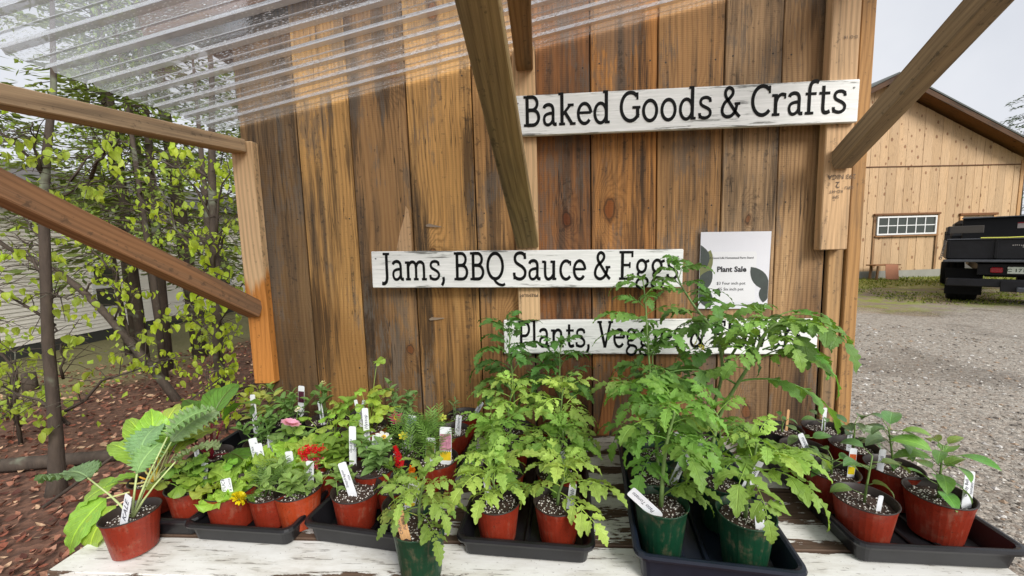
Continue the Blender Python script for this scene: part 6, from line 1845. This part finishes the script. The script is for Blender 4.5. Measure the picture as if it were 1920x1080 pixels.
pth = tomato(t, S, 0, 17, .14, lin(92, 132, 60), 68, path=[S, (.535, -.29, .98), (.560, -.29, 1.10), (.540, -.28, 1.21), (.490, -.25, 1.29), (.455, -.22, 1.36), (.440, -.20, 1.42)], t0=.40, el=(0, 35), rstem=.0060)
stem_(t, [(.560, -.29, 1.10), (.60, -.30, 1.18), (.65, -.31, 1.26), (.70, -.32, 1.27)], .0045, .002, lin(120, 150, 84))
for st_, az_, e_, s_ in (((.70, -.32, 1.27), 0, 0, .8), ((.66, -.31, 1.26), 60, 30, .8), ((.66, -.31, 1.26), -60, 15, .9), ((.61, -.30, 1.19), 150, 30, 1.1), ((.68, -.32, 1.27), -100, 10, 1.1)):
    put('leaf', TOM[int(abs(az_)) % 8], out_mat(Vector(st_), R(az_), R(e_), 0, s_), t, tuple(c * RG.uniform(.9, 1.2) for c in lin(96, 136, 62)))
flower(t, petals(6, .011, .006, .2, 2, 'lance'), Vector((.475, -.30, 1.185)), Vector((.50, -.27, 1.25)), lin(226, 214, 60), 60, 20)
flower(t, petals(6, .010, .006, .2, 2, 'lance'), Vector((.490, -.305, 1.175)), Vector((.50, -.27, 1.25)), lin(232, 220, 80), 40, -20)
plant_tag('thin white tag deep inside the tall tomatoes', .395, -.47, .90, .085, .014, lean=-22, lines=())

# ---- tray of peppers on the right
def pepper(t, S, seed, h=.12, n=9, s=1.0, col=lin(92, 128, 66), bare=.4, lean=(0, 0)):
    rg = random.Random(seed)
    path = [S - Vector((0, 0, .005)), S + Vector((lean[0] * .3, lean[1] * .3, h * .4)), S + Vector((lean[0] * .7, lean[1] * .7, h * .75)), S + Vector((lean[0], lean[1], h))]
    stem_(t, path, .0032, .0016, lin(120, 148, 80))
    az = rg.uniform(0, 6)
    for i in range(n):
        q = bare + (1 - bare) * i / max(1, n - 1)
        az += 2.4 + rg.uniform(-.3, .3)
        p = along(path, min(.999, q))
        L = .022 * rg.uniform(.7, 1.3)
        e = R(rg.uniform(10, 50))
        d = Vector((math.cos(az) * math.cos(e), math.sin(az) * math.cos(e), math.sin(e)))
        p2 = p + d * L
        stem_(t, [p, p.lerp(p2, .5), p2], .0012, .0009, lin(128, 156, 86), 'leaf_stalk')
        put('leaf', rg.choice(PEP), out_mat(p2, az, R(rg.uniform(-5, 40)), rg.gauss(0, .2), s * rg.uniform(.7, 1.15) * (1 if q < .85 else .7)), t, tuple(c * rg.uniform(.85, 1.25) for c in col))
t, S, r_ = P('potted_pepper', 'bushy pepper in the front right red pot nearest the table corner', .965, -.545, sc_=1.06)
pepper(t, S, 71, .135, 16, .98, lin(116, 156, 76), .10)
plant_tag('white tag reading Candy Bell in the bushy corner pepper', S.x + .034, S.y - .030, S.z, .080, .020, lean=3, back=2, lines=('Candy Bell', 'tomato'))
t, S, r_ = P('potted_pepper', 'thin pepper seedling with four leaves in the front left pepper pot', .778, -.565, sc_=1.04)
pepper(t, S, 72, .115, 6, .85, lin(104, 136, 80), .15, (.02, .01))
plant_tag('short white tag in front of the thin pepper seedling', S.x + .012, S.y - .026, S.z, .034, .010, lean=6, lines=())
t, S, r_ = P('potted_pepper', 'pepper with pale leaves in the second right pot of the pepper tray', .962, -.425, sc_=1.04)
pepper(t, S, 73, .13, 13, .95, lin(112, 144, 92), .2, (-.03, -.01))
plant_tag('small white tag behind the pale leaved pepper', S.x - .035, S.y + .0, S.z, .058, .016, lean=4, lines=('Bell',))
t, S, r_ = P('potted_pepper', 'low compact pepper beside the bright seed picture tag', .790, -.440, sc_=1.02)
pepper(t, S, 74, .045, 9, .72, lin(92, 128, 56), .1)
plant_tag('bright picture tag with orange peppers and a yellow band', S.x + .042, S.y - .010, S.z - .002, .075, .017, lean=4, back=2, card=((.42, .80, plain('tag_photo_pepper', lin(196, 92, 40), .5, .8, 200)), (.10, .36, plain('tag_band_bright', lin(238, 214, 30), .5, .2, 90))))
t, S, r_ = P('potted_pepper', 'pepper in the third right pot of the pepper tray', .952, -.300)
pepper(t, S, 75, .085, 7, .85, lin(100, 132, 84), .25)
plant_tag('white tag in the third right pepper pot', S.x - .03, S.y - .02, S.z, .062, .012, lean=2, lines=('Cubanelle',))
t, S, r_ = P('potted_pepper', 'small seedling with a slanting white tag in the third left pepper pot', .795, -.315)
pepper(t, S, 76, .05, 5, .6, lin(100, 132, 76), .3)
plant_tag('white tag slanting left in the third left pepper pot', S.x + .004, S.y - .022, S.z, .068, .015, lean=-24, lines=('Jalapeno',))
t, S, r_ = P('potted_pepper', 'tiny seedling in the back right pot of the pepper tray', .945, -.180)
pepper(t, S, 77, .045, 5, .55, lin(100, 132, 76), .3)
plant_tag('slim white tag upright in the back right pepper pot', S.x + .0, S.y - .0, S.z, .075, .011, lean=2, lines=())
t, S, r_ = P('potted_pepper', 'tiny seedling in the back left pot of the pepper tray', .805, -.192, kind='black')
pepper(t, S, 78, .04, 4, .5, lin(96, 128, 72), .3)
plant_tag('thin wooden stick tag in the back left pepper pot', S.x + .02, S.y + .01, S.z, .07, .007, lean=3, stick_=True)

# ---- a few fallen leaves and the wet maple leaf on the gravel
o = put('fallen_leaf', MB().poly([(-.06, 0), (-.02, .02), (-.035, .055), (0, .035), (.02, .07), (.03, .03), (.07, .03), (.045, 0), (.05, -.03), (.01, -.015), (-.03, -.03)], 0, .002).mesh('fallen_leaf', plain('pinkish_dead_leaf', lin(206, 140, 118), .6, .15, 30)), T(1.62, -.02, .02) @ Euler((R(-75), 0, R(30))).to_matrix().to_4x4())
tag(o, 'pinkish brown dead maple leaf on the gravel behind the peppers', 'leaf')
